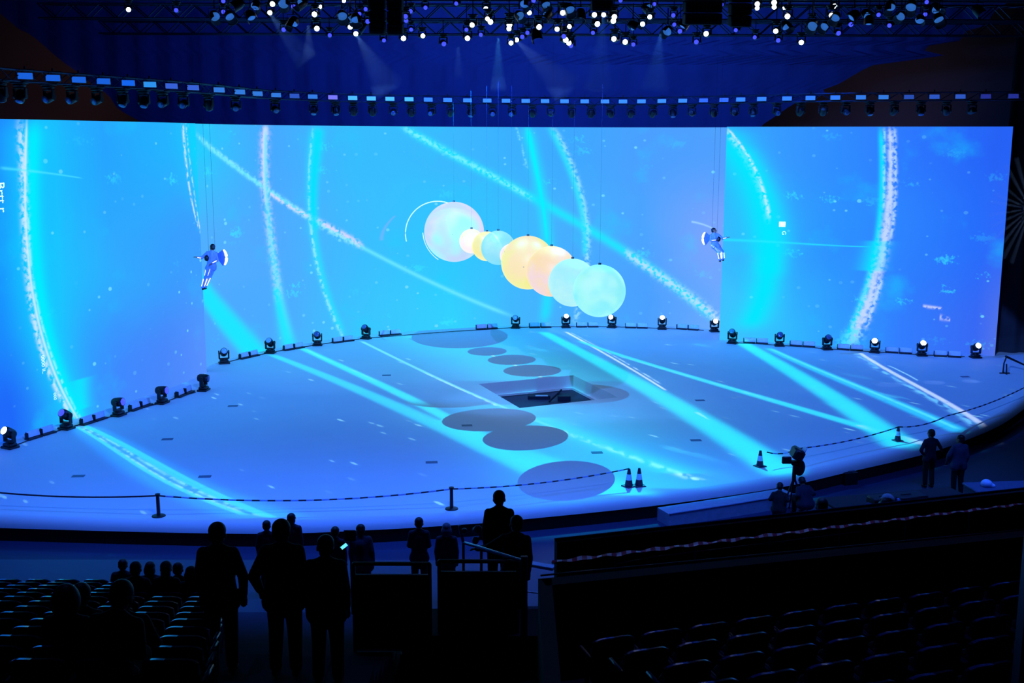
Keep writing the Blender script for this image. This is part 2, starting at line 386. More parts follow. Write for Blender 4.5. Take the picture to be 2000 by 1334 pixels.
MSM = screen_mat('centre_screen_picture', WM,
    [(400, (45, 200, 255)), (520, (70, 170, 255)), (700, (55, 190, 255)), (900, (60, 185, 255)), (1100, (60, 170, 255)), (1250, (75, 160, 255)), (1400, (80, 160, 255))],
    [(400, (80, 175, 255)), (520, (80, 170, 255)), (700, (60, 190, 255)), (900, (45, 200, 255)), (1100, (70, 175, 255)), (1250, (75, 165, 255)), (1400, (120, 165, 255))],
    [(400, (75, 165, 255)), (560, (75, 175, 255)), (700, (60, 195, 255)), (900, (50, 210, 255)), (1000, (65, 185, 255)), (1250, (75, 160, 255)), (1400, (105, 170, 255))], sm, 4.5)
MSR = screen_mat('right_screen_picture', WR,
    [(1405, (50, 170, 255)), (1520, (55, 155, 255)), (1640, (48, 140, 255)), (1760, (45, 122, 255)), (1900, (38, 105, 250)), (1943, (38, 98, 245))],
    [(1405, (55, 185, 255)), (1520, (50, 165, 255)), (1640, (45, 145, 255)), (1760, (45, 130, 255)), (1900, (38, 110, 252)), (1943, (45, 105, 250))],
    [(1405, (60, 195, 255)), (1520, (50, 190, 255)), (1640, (48, 155, 255)), (1760, (50, 125, 255)), (1900, (55, 105, 245)), (1943, (80, 115, 235))], sr, 8.5)

M_screenback = mat('screen_frame', (20, 24, 44), .6)
def screen(P, m, label, cat='screen'):
    t = thing('projection_screen', label, cat, (P[len(P) // 2][0], P[len(P) // 2][1], SZ))
    o0 = t.location
    S = arclen(P); k = len(P)
    vs = []; fs = []
    for (x, y) in P: vs += [(x - o0.x, y - o0.y, 0), (x - o0.x, y - o0.y, ZTOP - SZ)]
    for i in range(k - 1): fs.append((2 * i, 2 * i + 2, 2 * i + 3, 2 * i + 1))
    me = bpy.data.meshes.new('picture_surface'); me.from_pydata(vs, [], fs); me.materials.append(m)
    uv = me.uv_layers.new(name='metres')
    for l in me.loops:
        vi = l.vertex_index; uv.data[l.index].uv = (S[vi // 2], vs[vi][2] + SZ)
    link('picture_surface', me, t)
    b = MB(); Pl = [(x - o0.x, y - o0.y) for x, y in P]
    N = []
    for i in range(k):
        tt = (Vector(Pl[min(i + 1, k - 1)]) - Vector(Pl[max(i - 1, 0)])).normalized(); N.append((-tt.y * .02, tt.x * .02))
    b.ribbon_wall([(p[0] + n[0], p[1] + n[1]) for p, n in zip(Pl, N)], 0, ZTOP - SZ - .01, .16)
    obj('support_panel', b, M_screenback, t, smooth=False)
    return t
S_L = screen(WL, MSL, 'near left wing of the curved blue picture wall, cyan arc down its left side')
S_M = screen(WM, MSM, 'wide central curved blue picture wall behind the hanging planet balls')
S_R = screen(WR, MSR, 'right wing of the curved blue picture wall with a white comet trail')

def wallpoint(P, px, py, off=.03):
    s, z = hit(P, px, py); S = arclen(P)
    for i in range(len(P) - 1):
        if S[i + 1] >= s or i == len(P) - 2:
            k = (s - S[i]) / (S[i + 1] - S[i]); a = Vector(P[i]); b = Vector(P[i + 1]); q = a + (b - a) * k; t = (b - a).normalized()
            return Vector((q.x + t.y * off, q.y - t.x * off, z)), math.atan2(t.y, t.x)
M_glyph = mat('bright_picture_glyph', (230, 240, 255), .5, emit=(205, 232, 255), es=1, var=0)
def text(P, par, px, py, body, hm, rot90=True, off=.03):
    p, a = wallpoint(P, px, py, off)
    c = bpy.data.curves.new('picture_lettering', 'FONT'); c.body = body; c.size = hm; c.extrude = .004; c.align_x = 'CENTER'; c.align_y = 'CENTER'; c.materials.append(M_glyph)
    tmp = bpy.data.objects.new('tmp', c); COL.objects.link(tmp); bpy.context.view_layer.update()
    me = bpy.data.meshes.new_from_object(tmp.evaluated_get(bpy.context.evaluated_depsgraph_get())); me.name = 'picture_lettering'
    bpy.data.objects.remove(tmp); o = bpy.data.objects.new('picture_lettering', me); COL.objects.link(o); o.parent = par
    R = Matrix.Rotation(a, 4, 'Z') @ Matrix.Rotation(PI / 2, 4, 'X') @ (Matrix.Rotation(-PI / 2, 4, 'Z') if rot90 else Matrix())
    o.matrix_local = Matrix.Translation(p - par.location) @ R
text(WL, S_L, 83, 712, '0000 II..', .20); text(WL, S_L, 106, 774, '000', .17); text(WL, S_L, 1, 385, 'Brtt r', .42)
text(WR, S_R, 1531, 455, 'G', .26)
b = MB(); p, a = wallpoint(WR, 1528, 438, .035); b.M = Matrix.Translation(p - S_R.location) @ Matrix.Rotation(a, 4, 'Z')
b.box((0, 0, 0), (.30, .01, .25)); obj('picture_square', b, M_glyph, S_R)

# ================================================================== FLOOR AND STAGE
b = MB(); b.box((0, 40, -.15), (110, 110, .3)); tag(obj('floor', b, M_floor, smooth=False), kind='structure')
FR = spline([(-34, 31.5), (-24, 29.2), (-18, 28.45), G(0, 1005), G(300, 1013), G(540, 1016), G(750, 1008), G(900, 999), G(1000, 991), G(1270, 964), G(1500, 932), G(1640, 902), G(1790, 868), G(1880, 838), G(1940, 812), G(1990, 778), (21.6, 45), (23.6, 50), (24, 54)], 6)
HOLE = [G(935, 750), G(1120, 733), G(1207, 776), G(1015, 797)]
stg = thing('stage', 'wide white oval stage with rounded front edge below the picture walls', 'stage', (2, 40, 0))
S0 = Vector((2, 40, 0))
import bmesh
def fill_deck(outer, hole, z):
    bm = bmesh.new(); ed = []
    for loop in (outer, hole):
        vv = [bm.verts.new((x - S0.x, y - S0.y, z)) for x, y in loop]
        ed += [bm.edges.new((vv[i], vv[(i + 1) % len(vv)])) for i in range(len(vv))]
    bmesh.ops.triangle_fill(bm, use_beauty=True, use_dissolve=False, edges=ed, normal=(0, 0, 1))
    for f in bm.faces:
        if f.normal.z < 0: f.normal_flip()
    me = bpy.data.meshes.new('deck'); bm.to_mesh(me); bm.free(); me.materials.append(M_deck); return me
back = [(24, 62), (-34, 62)]
link('deck', fill_deck(FR + back, HOLE, SZ), stg)
b = MB(); prof = [(0, 0), (.12, -.012), (.24, -.06), (.32, -.14), (.35, -.24)]
P = [Vector(p) for p in FR]; vs = []; k = len(prof)
for i, p in enumerate(P):
    t = (P[min(i + 1, len(P) - 1)] - P[max(i - 1, 0)]).normalized(); n = Vector((t.y, -t.x))
    for o, dz in prof: vs.append((p.x + n.x * o - S0.x, p.y + n.y * o - S0.y, SZ + dz))
b._add(vs, [(i * k + j, (i + 1) * k + j, (i + 1) * k + j + 1, i * k + j + 1) for i in range(len(P) - 1) for j in range(k - 1)])
obj('rounded_nosing', b, M_deck, stg)
b = MB(); vs = []
for i, p in enumerate(P):
    t = (P[min(i + 1, len(P) - 1)] - P[max(i - 1, 0)]).normalized(); n = Vector((t.y, -t.x))
    for o, z in ((.33, SZ - .2), (.30, 0.0)): vs.append((p.x + n.x * o - S0.x, p.y + n.y * o - S0.y, z))
b._add(vs, [(i * 2, (i + 1) * 2, (i + 1) * 2 + 1, i * 2 + 1) for i in range(len(P) - 1)])
obj('skirt', b, mat('black_skirt', (5, 6, 12), .8), stg)
# lift well in the deck: pale upper lining, dark shaft, machinery inside
Hc = Vector((sum(p[0] for p in HOLE) / 4, sum(p[1] for p in HOLE) / 4))
def inset(k): return [(Hc.x + (x - Hc.x) * k - S0.x, Hc.y + (y - Hc.y) * k - S0.y) for x, y in HOLE]
def ring(b, a, c, z0, z1):
    vs = [(x, y, z0) for x, y in a] + [(x, y, z1) for x, y in c]
    b._add(vs, [(i, (i + 1) % 4, 4 + (i + 1) % 4, 4 + i) for i in range(4)])
b = MB(); ring(b, inset(1), inset(1), SZ, SZ - .5); ring(b, inset(1), inset(.95), SZ - .5, SZ - .5); ring(b, inset(.95), inset(.95), SZ - .5, SZ - .58)
obj('well_lining', b, M_deck, stg, smooth=False)
b = MB(); b.prism(inset(1.02), -.09, -.02); obj('well_bottom', b, mat('well_bottom_grey', (80, 90, 120), .7), stg, smooth=False)
b = MB(); b.box((Hc.x - S0.x - .3, Hc.y - S0.y + 1.25, .06), (.9, .5, .16), bev=.02); b.box((Hc.x - S0.x + .7, Hc.y - S0.y + 1.0, .10), (.5, .6, .2), bev=.02)
b.limb([((Hc.x - S0.x + .1, Hc.y - S0.y + .5, .05), .04), ((Hc.x - S0.x + .6, Hc.y - S0.y + 1.4, .3), .04)])
obj('lift_machinery', b, mat('lift_steel', (20, 26, 60), .5, .4), stg)
b = MB(); b.box((Hc.x - S0.x - .2, Hc.y - S0.y + 1.0, .16), (.5, .12, .04), bev=.01); obj('work_tube', b, mat('work_tube_white', (190, 200, 235), .4), stg)
# step attached to the front
def off(poly, i0, d):
    pass
st = thing('stage_step', 'long grey step lying against the front edge of the stage', 'step', (*G(1390, 950, 0.3), 0))
seg = [G(1272, 968, SZ), G(1390, 951, SZ), G(1512, 932, SZ)]
b = MB(); l0 = st.location
for zt, o0, o1, mm in ((.36, .34, .95, 0),):
    A = []; Bq = []
    for i, p in enumerate(seg):
        t = (Vector(seg[min(i + 1, 2)]) - Vector(seg[max(i - 1, 0)])).normalized(); n = Vector((t.y, -t.x))
        A.append((p[0] + n.x * o0 - l0.x, p[1] + n.y * o0 - l0.y)); Bq.append((p[0] + n.x * o1 - l0.x, p[1] + n.y * o1 - l0.y))
    b.prism(A + Bq[::-1], 0, zt)
obj('tread', b, mat('grey_step_vinyl', (170, 180, 205), .5), st, smooth=False)
b = MB(); b.tube([(x, y, .37) for x, y in Bq], .02); obj('nosing_strip', b, mat('pale_nosing', (150, 165, 200), .4), st)

# small dark floor plates let into the deck
Mpl = mat('dark_hatch_plate', (70, 84, 130), .5)
for i, (x, y, d) in enumerate([(153, 930, 'nearest the left front'), (400, 931, 'beside the cyan trail'), (327, 858, 'on the left of the stage'), (455, 793, 'in front of the left wing lights'), (843, 903, 'in the open middle front'), (755, 733, 'left of the sunken well'), (912, 831, 'beside the round shadow'), (1166, 884, 'in front of the sunken well'), (1359, 860, 'right of the well towards the front'), (1367, 782, 'right of the well'), (1885, 736, 'near the right end of the stage')]):
    b = MB(); b.box((0, 0, .004), (.36, .22, .008), bev=.003); p = at_z(x, y, SZ)
    tag(obj('floor_plate', b, Mpl, loc=(p.x, p.y, SZ), rot=(0, 0, .1)), 'small dark flush plate in the white stage floor, ' + d, 'floor plate', 'flush plates in the stage floor')

# ------------------------------------------------------------------ picture projected on the deck from a projector in the roof
def gobo(PRJ, half=None, fill=None):
    l = bpy.data.lights.new('floor_projector', 'SPOT'); l.energy = (PRJ.z - SZ) ** 2 * PI * 4 * PI / .75; l.spot_size = 2.9; l.spot_blend = .0; l.shadow_soft_size = 0
    o = bpy.data.objects.new('floor_projector', l); COL.objects.link(o); o.location = PRJ
    l.use_nodes = True; nt = NT(l.node_tree); em = [n for n in nt.n if n.type == 'EMISSION'][0]
    tc = nt.n.new('ShaderNodeTexCoord'); sp = nt.n.new('ShaderNodeSeparateXYZ'); nt.l.new(tc.outputs['Normal'], sp.inputs[0])
    H = PRJ.z - SZ
    nz = nt.m('ABSOLUTE', sp.outputs[2])
    sg = GSIGN
    X = nt.m('MULTIPLY_ADD', nt.m('DIVIDE', sp.outputs[0], nz), H * sg, PRJ.x)
    Y = nt.m('MULTIPLY_ADD', nt.m('DIVIDE', sp.outputs[1], nz), H * sg, PRJ.y)
    vec = nt.comb(X, Y, 0.0)
    def R(stops, py): return nt.ramp(Xn, [((G(px, py)[0] + 22) / 46, tuple(v * g for v, g in zip(lin(c), (.12, .40, .50)))) for px, c in stops])
    wob = nt.noise(vec, .12, 2.0)
    Xn = nt.m('MULTIPLY_ADD', nt.m('ADD', X, nt.m('MULTIPLY_ADD', wob, 4.0, -2.0)), 1 / 46, 22 / 46)
    Yn = nt.m('ADD', Y, nt.m('MULTIPLY_ADD', wob, 5.0, -2.5))
    near = R([(0, (45, 100, 235)), (300, (42, 105, 240)), (550, (35, 95, 230)), (800, (35, 100, 235)), (960, (40, 130, 245)), (1100, (30, 200, 255)), (1280, (40, 190, 255)), (1450, (60, 160, 255)), (1700, (50, 110, 250))], 935)
    midc = R([(60, (60, 110, 250)), (300, (60, 115, 252)), (470, (50, 130, 255)), (700, (45, 135, 255)), (880, (60, 170, 255)), (1000, (50, 205, 255)), (1250, (50, 195, 255)), (1450, (65, 140, 255)), (1700, (45, 110, 250)), (1900, (45, 100, 240))], 810)
    far = R([(450, (90, 150, 255)), (600, (80, 175, 255)), (760, (70, 195, 255)), (900, (10, 225, 255)), (1000, (30, 225, 255)), (1100, (60, 200, 255)), (1300, (75, 165, 255)), (1500, (60, 140, 255)), (1700, (55, 115, 250)), (1900, (50, 95, 235))], 690)
    c = nt.mix(nt.ss(Yn, 34, 40), near, midc); c = nt.mix(nt.ss(Yn, 41, 49), c, far)
    # dashes of light drifting along the floor
    rx = nt.m('ADD', nt.m('MULTIPLY', X, .80), nt.m('MULTIPLY', Y, .60)); ry = nt.m('SUBTRACT', nt.m('MULTIPLY', Y, .80), nt.m('MULTIPLY', X, .60))
    q = nt.comb(nt.m('MULTIPLY', rx, 1.0), nt.m('MULTIPLY', ry, .28), 0.0)
    patch = nt.m('MULTIPLY_ADD', nt.ss(nt.noise(vec, .25, 1.0), .40, .60), .8, .2)
    d, r1, r2 = nt.voro(q, 2.7); f = nt.m('MULTIPLY', nt.m('MULTIPLY', nt.ss(d, .24, .09), nt.ss(r1, .70, .78)), patch)
    c = nt.mix(nt.m('MULTIPLY', f, .75), c, lin((150, 240, 255)))
    d, r1, r2 = nt.voro(q, 1.0); f = nt.m('MULTIPLY', nt.m('MULTIPLY', nt.ss(nt.m('ADD', d, nt.m('MULTIPLY', nt.noise(q, 8., 2.), .5)), .55, .38), nt.ss(r1, .78, .85)), patch)
    c = nt.mix(nt.m('MULTIPLY', f, .6), c, lin((60, 210, 255)))
    gr = nt.ss(nt.noise(nt.comb(nt.m('MULTIPLY', X, 2.5), Y, 0.0), 1.6, 4.0), .38, .58)
    S = [([(860, 655), (960, 700), (1060, 745)], 2.6, 2.6, (0, 215, 250), .65, ''), ([(1000, 790), (1090, 850), (1180, 905), (1270, 955)], 2.4, 2.6, (0, 205, 250), .6, ''),
         ([(155, 832), (250, 888), (350, 945), (430, 981), (500, 1002), (535, 1014)], .40, .80, (10, 150, 255), .85, 'f'),
         ([(150, 834), (240, 890), (340, 948), (420, 985), (480, 1006)], .06, .10, (60, 225, 255), .9, 'f'),
         ([(153, 833), (246, 889), (345, 947), (428, 984), (492, 1006)], .03, .05, (150, 240, 255), .9, 's'),
         ([(158, 832), (260, 888), (365, 948), (440, 981), (515, 1009)], .05, .09, (130, 240, 255), .9, 's'),
         ([(161, 831), (267, 886), (372, 946), (450, 981), (525, 1011)], .05, .08, (30, 215, 255), .9, 'f'),
         ([(165, 830), (275, 885), (380, 944), (460, 979), (537, 1012)], .06, .10, (40, 220, 255), .9, 'f'),
         ([(530, 692), (600, 722), (730, 772), (850, 828), (950, 875), (1060, 928), (1120, 955)], .20, .52, (10, 225, 255), .8, 'f'),
         ([(590, 680), (680, 722), (780, 768), (870, 815), (950, 860)], .20, .30, (0, 240, 255), .9, 'f'),
         ([(600, 683), (640, 703), (700, 728), (740, 748)], .05, .06, (120, 245, 255), .7, 's'),
         ([(870, 820), (960, 865), (1060, 905), (1220, 968)], .45, .95, (0, 235, 255), .75, 'f'),
         ([(705, 666), (800, 713), (930, 772), (1000, 803), (1090, 838)], .10, .09, (110, 235, 255), .8, 'f'),
         ([(830, 728), (870, 747), (930, 774), (975, 795)], .05, .05, (190, 250, 255), .8, 's'),
         ([(1090, 838), (1200, 880), (1290, 912), (1362, 938)], .12, .18, (170, 250, 255), .95, 's'),
         ([(1050, 815), (1150, 858), (1240, 892), (1330, 925)], .5, .6, (0, 240, 255), .55, ''),
         ([(948, 689), (1010, 715), (1066, 741)], .07, .08, (170, 250, 255), .95, 'f'),
         ([(1060, 648), (1150, 696), (1280, 768), (1400, 838), (1480, 890), (1545, 932)], .28, .70, (0, 238, 255), .97, 'f'),
         ([(1105, 648), (1180, 690), (1240, 725), (1300, 762)], .08, .06, (215, 238, 255), .95, 'f'),
         ([(1112, 648), (1190, 690), (1255, 728), (1290, 750)], .03, .05, (190, 235, 255), .9, 's'),
         ([(1360, 805), (1385, 820)], .10, .02, (150, 250, 255), .8, 'f'),
         ([(1130, 666), (1250, 705), (1400, 751), (1500, 781), (1620, 813), (1700, 838), (1790, 866)], .13, .30, (20, 232, 255), .95, 'f'),
         ([(1190, 690), (1300, 722), (1420, 756), (1520, 786)], .05, .07, (120, 245, 255), .8, 's'),
         ([(1680, 830), (1720, 843), (1760, 855), (1800, 868)], .16, .3, (190, 225, 255), .95, 'f'),
         ([(1440, 664), (1550, 728), (1650, 792), (1720, 838), (1770, 876)], .34, .62, (0, 238, 255), .97, 'f'),
         ([(1500, 680), (1600, 724), (1720, 776), (1830, 820), (1880, 845)], .22, .40, (0, 205, 255), .9, 'f'),
         ([(1505, 681), (1620, 731), (1720, 774), (1800, 805), (1870, 838)], .08, .11, (80, 240, 255), .85, 'f'),
         ([(1675, 686), (1735, 723), (1805, 762), (1884, 806), (1922, 832)], .11, .15, (205, 222, 255), .95, 'f'),
         ([(1670, 688), (1727, 727), (1797, 767), (1874, 809), (1908, 834)], .12, .20, (110, 210, 255), .9, 's'),
         ([(1735, 714), (1765, 728), (1792, 743)], .05, .05, (150, 220, 255), .8, 'f')]
    for pts, w0, w1, col, k, style in S:
        q = [G(*p) for p in pts]; q = [(p[1], p[0]) for p in q]     # x = f(y)
        if q[0][0] > q[-1][0]: w0, w1 = w1, w0
        f = nt.streak(Y, X, q, w0, w1, flat=(style == 'f'), fade=.02)
        if style == 's': f = nt.m('MULTIPLY', f, gr)
        c = nt.mix(nt.m('MULTIPLY', f, k), c, tuple(v * 1.3 for v in lin(col)))
    if fill: c = nt.comb(*lin(fill))
    # keystone mask: only the oval deck
    dx = nt.m('ADD', X, 8.38); dy = nt.m('ADD', Y, -62.19)
    rr = nt.m('SQRT', nt.m('ADD', nt.m('MULTIPLY', dx, dx), nt.m('MULTIPLY', dy, dy)))
    mk = nt.ss(rr, 35.05, 34.2)
    if half == 'far': mk = nt.m('MULTIPLY', mk, nt.ss(Y, 40.0, 41.6))
    if half == 'near': mk = nt.m('MULTIPLY', mk, nt.ss(Y, 41.6, 40.0))
    # projector optics: even light over the whole throw
    s = nt.m('DIVIDE', mk, nt.m('POWER', nz, 3.0))
    nt.l.new(c, em.inputs[0]); nt.l.new(nt.m('MULTIPLY', s, FILL_GAIN if fill else FLOOR_GAIN), em.inputs[1])
    return o
GSIGN = 1.0
gobo(Vector((4.8, 44.0, 13.4)), 'near'); gobo(Vector((-2.5, 43.0, 13.4)), 'far')
gobo(Vector((1.0, 14.0, 16.5)), None, (84, 140, 250))

# ================================================================== HALL BEHIND: wall, drape
Mwall = mat('hall_wall_plaster', (120, 100, 96), .9, scale=.3, var=.2)
b = MB(); b.box((-8, 71, 9), (130, .5, 34)); tag(obj('wall_back', b, Mwall, smooth=False), kind='structure')
Mdr = mat('navy_drape_cloth', (60, 66, 120), .9, scale=.6, var=.25)
YD = 62.5
def edge(pts, z):
    q = sorted([(p.z, p.x) for p in (at_y(px, py, YD) for px, py in pts)])
    if z <= q[0][0]: return q[0][1]
    for (a, xa), (c, xc) in zip(q, q[1:]):
        if z <= c: return xa + (xc - xa) * (z - a) / (c - a)
    return q[-1][1]
LE = [(280, 262), (274, 236), (250, 225), (226, 208), (212, 186), (190, 172), (152, 142), (120, 118), (95, 98), (62, 68), (36, 57), (4, 28), (-60, -10)]
RE = [(1475, 262), (1484, 248), (1530, 216), (1562, 196), (1605, 176), (1622, 182), (1638, 164), (1700, 128), (1770, 93), (1784, 92), (1790, 116), (1812, 100), (1815, 110), (1852, 108), (1872, 84), (1888, 60), (1920, 55), (1945, 20), (1990, -10)]
rows = 70; colsn = 420; z0, z1 = 6.0, 24.0; vs = []
for i in range(rows + 1):
    z = z0 + (z1 - z0) * i / rows; a = edge(LE, z); c = edge(RE, z)
    for j in range(colsn + 1):
        x = a + (c - a) * j / colsn; y = YD + .07 * math.sin(x * 4.2 + .6 * math.sin(x * .9)) + .02 * math.sin(x * 11)
        vs.append((x, y, z))
b = MB(); b._add(vs, [(i * (colsn + 1) + j, i * (colsn + 1) + j + 1, (i + 1) * (colsn + 1) + j + 1, (i + 1) * (colsn + 1) + j) for i in range(rows) for j in range(colsn)])
tag(obj('stage_drape', b, Mdr), 'huge navy drape hanging in folds above and behind the picture walls', 'curtain')
# side drape right of the right wing
b = MB(); e0 = Vector((WR[-1][0] + .15, WR[-1][1] + .9)); vs = []; nj = 120
for j in range(nj + 1):
    x = e0.x + 14 * j / nj; y = e0.y - .1 * (x - e0.x) + .12 * math.sin(x * 7)
    vs += [(x, y, SZ), (x, y, 15)]
b._add(vs, [(2 * j, 2 * j + 2, 2 * j + 3, 2 * j + 1) for j in range(nj)])
tag(obj('side_drape', b, mat('black_drape_cloth', (18, 20, 40), .9)), 'dark side drape hanging just right of the picture wall end', 'curtain')

# ================================================================== CURVED TRUSS with wash lights
full = WL[::2] + WM[8:-4:2] + WR[8::2]
def inward(P, d):
    out = []; k = len(P)
    for i, p in enumerate(P):
        t = (Vector(P[min(i + 1, k - 1)]) - Vector(P[max(i - 1, 0)])).normalized(); out.append((p[0] + t.y * d, p[1] - t.x * d))
    return out
TR = inward(full, 1.6)
for _ in range(6): TR = [TR[0]] + [tuple((Vector(TR[i - 1]) + Vector(TR[i]) * 2 + Vector(TR[i + 1])) / 4) for i in range(1, len(TR) - 1)] + [TR[-1]]
TR = spline([TR[0][:2]] + TR[3:-1:4] + [(TR[-1][0] + 1.0, TR[-1][1] - .1)], 6)
ZT = 12.12
def truss_mesh(P, z, w=.34, r=.026):
    b = MB(); S = arclen(P); n = int(S[-1] / .55); pts = []
    j = 0
    for i in range(n + 1):
        s = S[-1] * i / n
        while j < len(S) - 2 and S[j + 1] < s: j += 1
        k = (s - S[j]) / (S[j + 1] - S[j]); pts.append(Vector(P[j]) + (Vector(P[j + 1]) - Vector(P[j])) * k)
    for dz in (-w / 2, w / 2):
        for sd in (-w / 2, w / 2):
            q = inward([tuple(p) for p in pts], sd); b.tube([(x, y, z + dz) for x, y in q], r, 6)
    qa = inward([tuple(p) for p in pts], -w / 2); qb = inward([tuple(p) for p in pts], w / 2)
    for i in range(n):
        d0, d1 = (-w / 2, w / 2) if i % 2 else (w / 2, -w / 2)
        for q in (qa, qb): b.cone((*q[i], z + d0), (*q[i + 1], z + d1), r * .6, n=5, cap=False)
        b.cone((*qa[i], z + w / 2), (*qb[i + 1], z + w / 2), r * .6, n=5, cap=False)
    return b
tag(obj('lighting_truss', truss_mesh(TR, ZT), M_truss), 'long curved truss following the top of the picture walls', 'truss')
# wash light: housing, lit face, bracket
def wash_meshes():
    b = MB(); b.box((0, .05, 0), (.46, .12, .22), bev=.02); h = b.mesh('housing', M_blackp)
    b = MB(); b.box((0, -.02, 0), (.42, .02, .185), bev=.008)
    b2 = MB(); b2.tube([(-.25, .06, 0), (-.25, .06, .2), (.25, .06, .2), (.25, .06, 0)], .012, 6); b2.cone((0, .06, .2), (0, .06, .3), .03); br = b2.mesh('bracket', M_black)
    return h, b, br
hW, fW, brW = wash_meshes()
def face_mat(col, es):
    return mat('wash_face_%d_%d_%d' % col, (60, 90, 150), .3, emit=col, es=es, var=0)
wx = [(36, 0), (91, 0), (142, 0), (190, 0), (238, 1), (280, 2), (322, 3), (364, 3), (414, 4), (455, 4), (490, 4), (528, 4), (566, 5), (602, 4), (642, 6), (682, 7), (719, 7), (756, 7), (794, 7), (832, 4), (870, 4), (909, 4), (948, 4), (985, 4), (1024, 4), (1062, 4), (1101, 4), (1141, 4), (1180, 4), (1218, 4), (1257, 4), (1298, 4), (1339, 4), (1380, 8), (1420, 5), (1453, 4), (1494, 4), (1543, 4), (1588, 4), (1634, 4), (1681, 4), (1726, 4), (1775, 8), (1824, 5), (1874, 5), (1924, 9), (1976, 9)]
wc = [(25, 95, 215), (20, 100, 235), (45, 145, 235), (55, 95, 210), (50, 120, 215), (45, 85, 190), (120, 115, 225), (75, 185, 238), (40, 75, 170), (35, 45, 140)]
fm = {}
for i, (px, ci) in enumerate(wx):
    s, z = hit(TR, px, 190); S = arclen(TR)
    for k in range(len(TR) - 1):
        if S[k + 1] >= s or k == len(TR) - 2: break
    a = Vector(TR[k]); e = (Vector(TR[k + 1]) - a); q = a + e * ((s - S[k]) / e.length); t = e.normalized()
    yaw = math.atan2(t.y, t.x)
    w = thing('wash_light', 'small rectangular wash light on the curved truss, %s from the left' % nth(i + 1), 'stage light', (q.x + t.y * .30, q.y - t.x * .30, ZT - .02), yaw * .35, 'wash lights along the curved truss')
    if ci not in fm: fm[ci] = fW.mesh('light_face', face_mat(wc[ci], 1.0))
    link('housing', hW, w); link('light_face', fm[ci], w, rot=(-.15, 0, 0)); link('bracket', brW, w)

# ================================================================== MOVING HEAD FIXTURE (base, yoke, head > lens)
def mh_meshes():
    b = MB(); b.box((0, 0, .035), (.44, .36, .07), bev=.02); b.box((0, 0, .11), (.34, .28, .10), bev=.03); b.cone((0, 0, .15), (0, 0, .19), .10, .09, 16); base = b.mesh('base', M_blackp)
    b = MB(); b.box((0, 0, .205), (.40, .17, .05), bev=.02)
    for sx in (-1, 1): b.box((sx * .185, 0, .34), (.055, .15, .30), bev=.025); b.cone((sx * .17, 0, .46), (sx * .215, 0, .46), .085, .08, 14)
    yoke = b.mesh('yoke', M_blackp)
    b = MB(); b.lathe([(.06, -.20), (.115, -.19), (.145, -.12), (.15, .0), (.15, .10), (.135, .19), (.125, .20)], 18); head = b.mesh('head', M_black)
    lens = MB(); lens.lathe([(.118, .195), (.112, .205), (.07, .222), (.02, .228)], 18)
    return base, yoke, head, lens
mB, mY, mH, mLb = mh_meshes()
mLens = {'white': mLb.mesh('lens', M_white_on), 'blue': mLb.mesh('lens', M_blue_on), 'off': mLb.mesh('lens', M_lens_off), 'pale': mLb.mesh('lens', M_paleblue)}
def moving_head(label, loc, rz, tilt, lens='off', hang=False, sc=1.0, group=None, name='moving_head_light'):
    t = thing(name, label, 'stage light', loc, rz, group); t.scale = (sc,) * 3
    if hang: t.rotation_euler = (PI, 0, rz)
    link('base', mB, t); link('yoke', mY, t); h = link('head', mH, t, (0, 0, .46), (tilt, 0, 0)); link('lens', mLens[lens], h)
    return t
# fixtures hanging below the curved truss
for i, px in enumerate([2, 40, 96, 141, 190, 240, 281, 318, 358, 407, 460, 537, 612, 655, 690, 727, 768, 803, 843, 880, 920, 962, 1000, 1040, 1076, 1117, 1155, 1193, 1233, 1276, 1315, 1352, 1395, 1436, 1472, 1518, 1565, 1609, 1653, 1700, 1748, 1800, 1850, 1900]):
    s, z = hit(TR, px, 190); S = arclen(TR)
    for k in range(len(TR) - 1):
        if S[k + 1] >= s or k == len(TR) - 2: break
    a = Vector(TR[k]); e = (Vector(TR[k + 1]) - a); q = a + e * ((s - S[k]) / e.length)
    moving_head('dark moving light hanging under the curved truss, %s from the left' % nth(i + 1), (q.x, q.y, ZT - .17), random.uniform(-.5, .5), random.choice([-.5, .3, .9, 1.4, -1.2]), 'off', True, .95, 'moving lights hanging under the curved truss')

# ================================================================== ROOF RIG
RIG = [(36.0, 14.75, 'front'), (42.0, 14.75, 'middle'), (48.0, 14.75, 'rear')]
for Y, z, nm in RIG:
    P = [(-17 + i * 1.0, Y) for i in range(42)]
    tag(obj('lighting_truss', truss_mesh(P, z, .5, .035), M_truss), 'straight aluminium truss of the crowded roof rig, the %s of three' % nm, 'truss')
whites = [(251, 19), (532, 8), (527, 25), (624, 13), (614, 28), (619, 56), (671, 1), (684, 53), (695, 66), (788, 75), (826, 70), (949, 17), (922, 49), (913, 75), (952, 37), (958, 43), (995, 49), (994, 56), (998, 84), (1034, 25), (1099, 25), (1161, 29), (1200, 33), (1198, 41), (1053, 53), (1088, 57), (1112, 52), (1167, 47), (1255, 47), (1009, 78), (1105, 78), (1111, 84), (1221, 82), (1179, 29), (1379, 66), (1479, 8), (1479, 16), (1512, 5), (1512, 14), (1534, 15), (1538, 32), (1630, 12), (1624, 30), (1584, 46), (1565, 83), (1515, 61), (1199, 76), (1269, 33)]
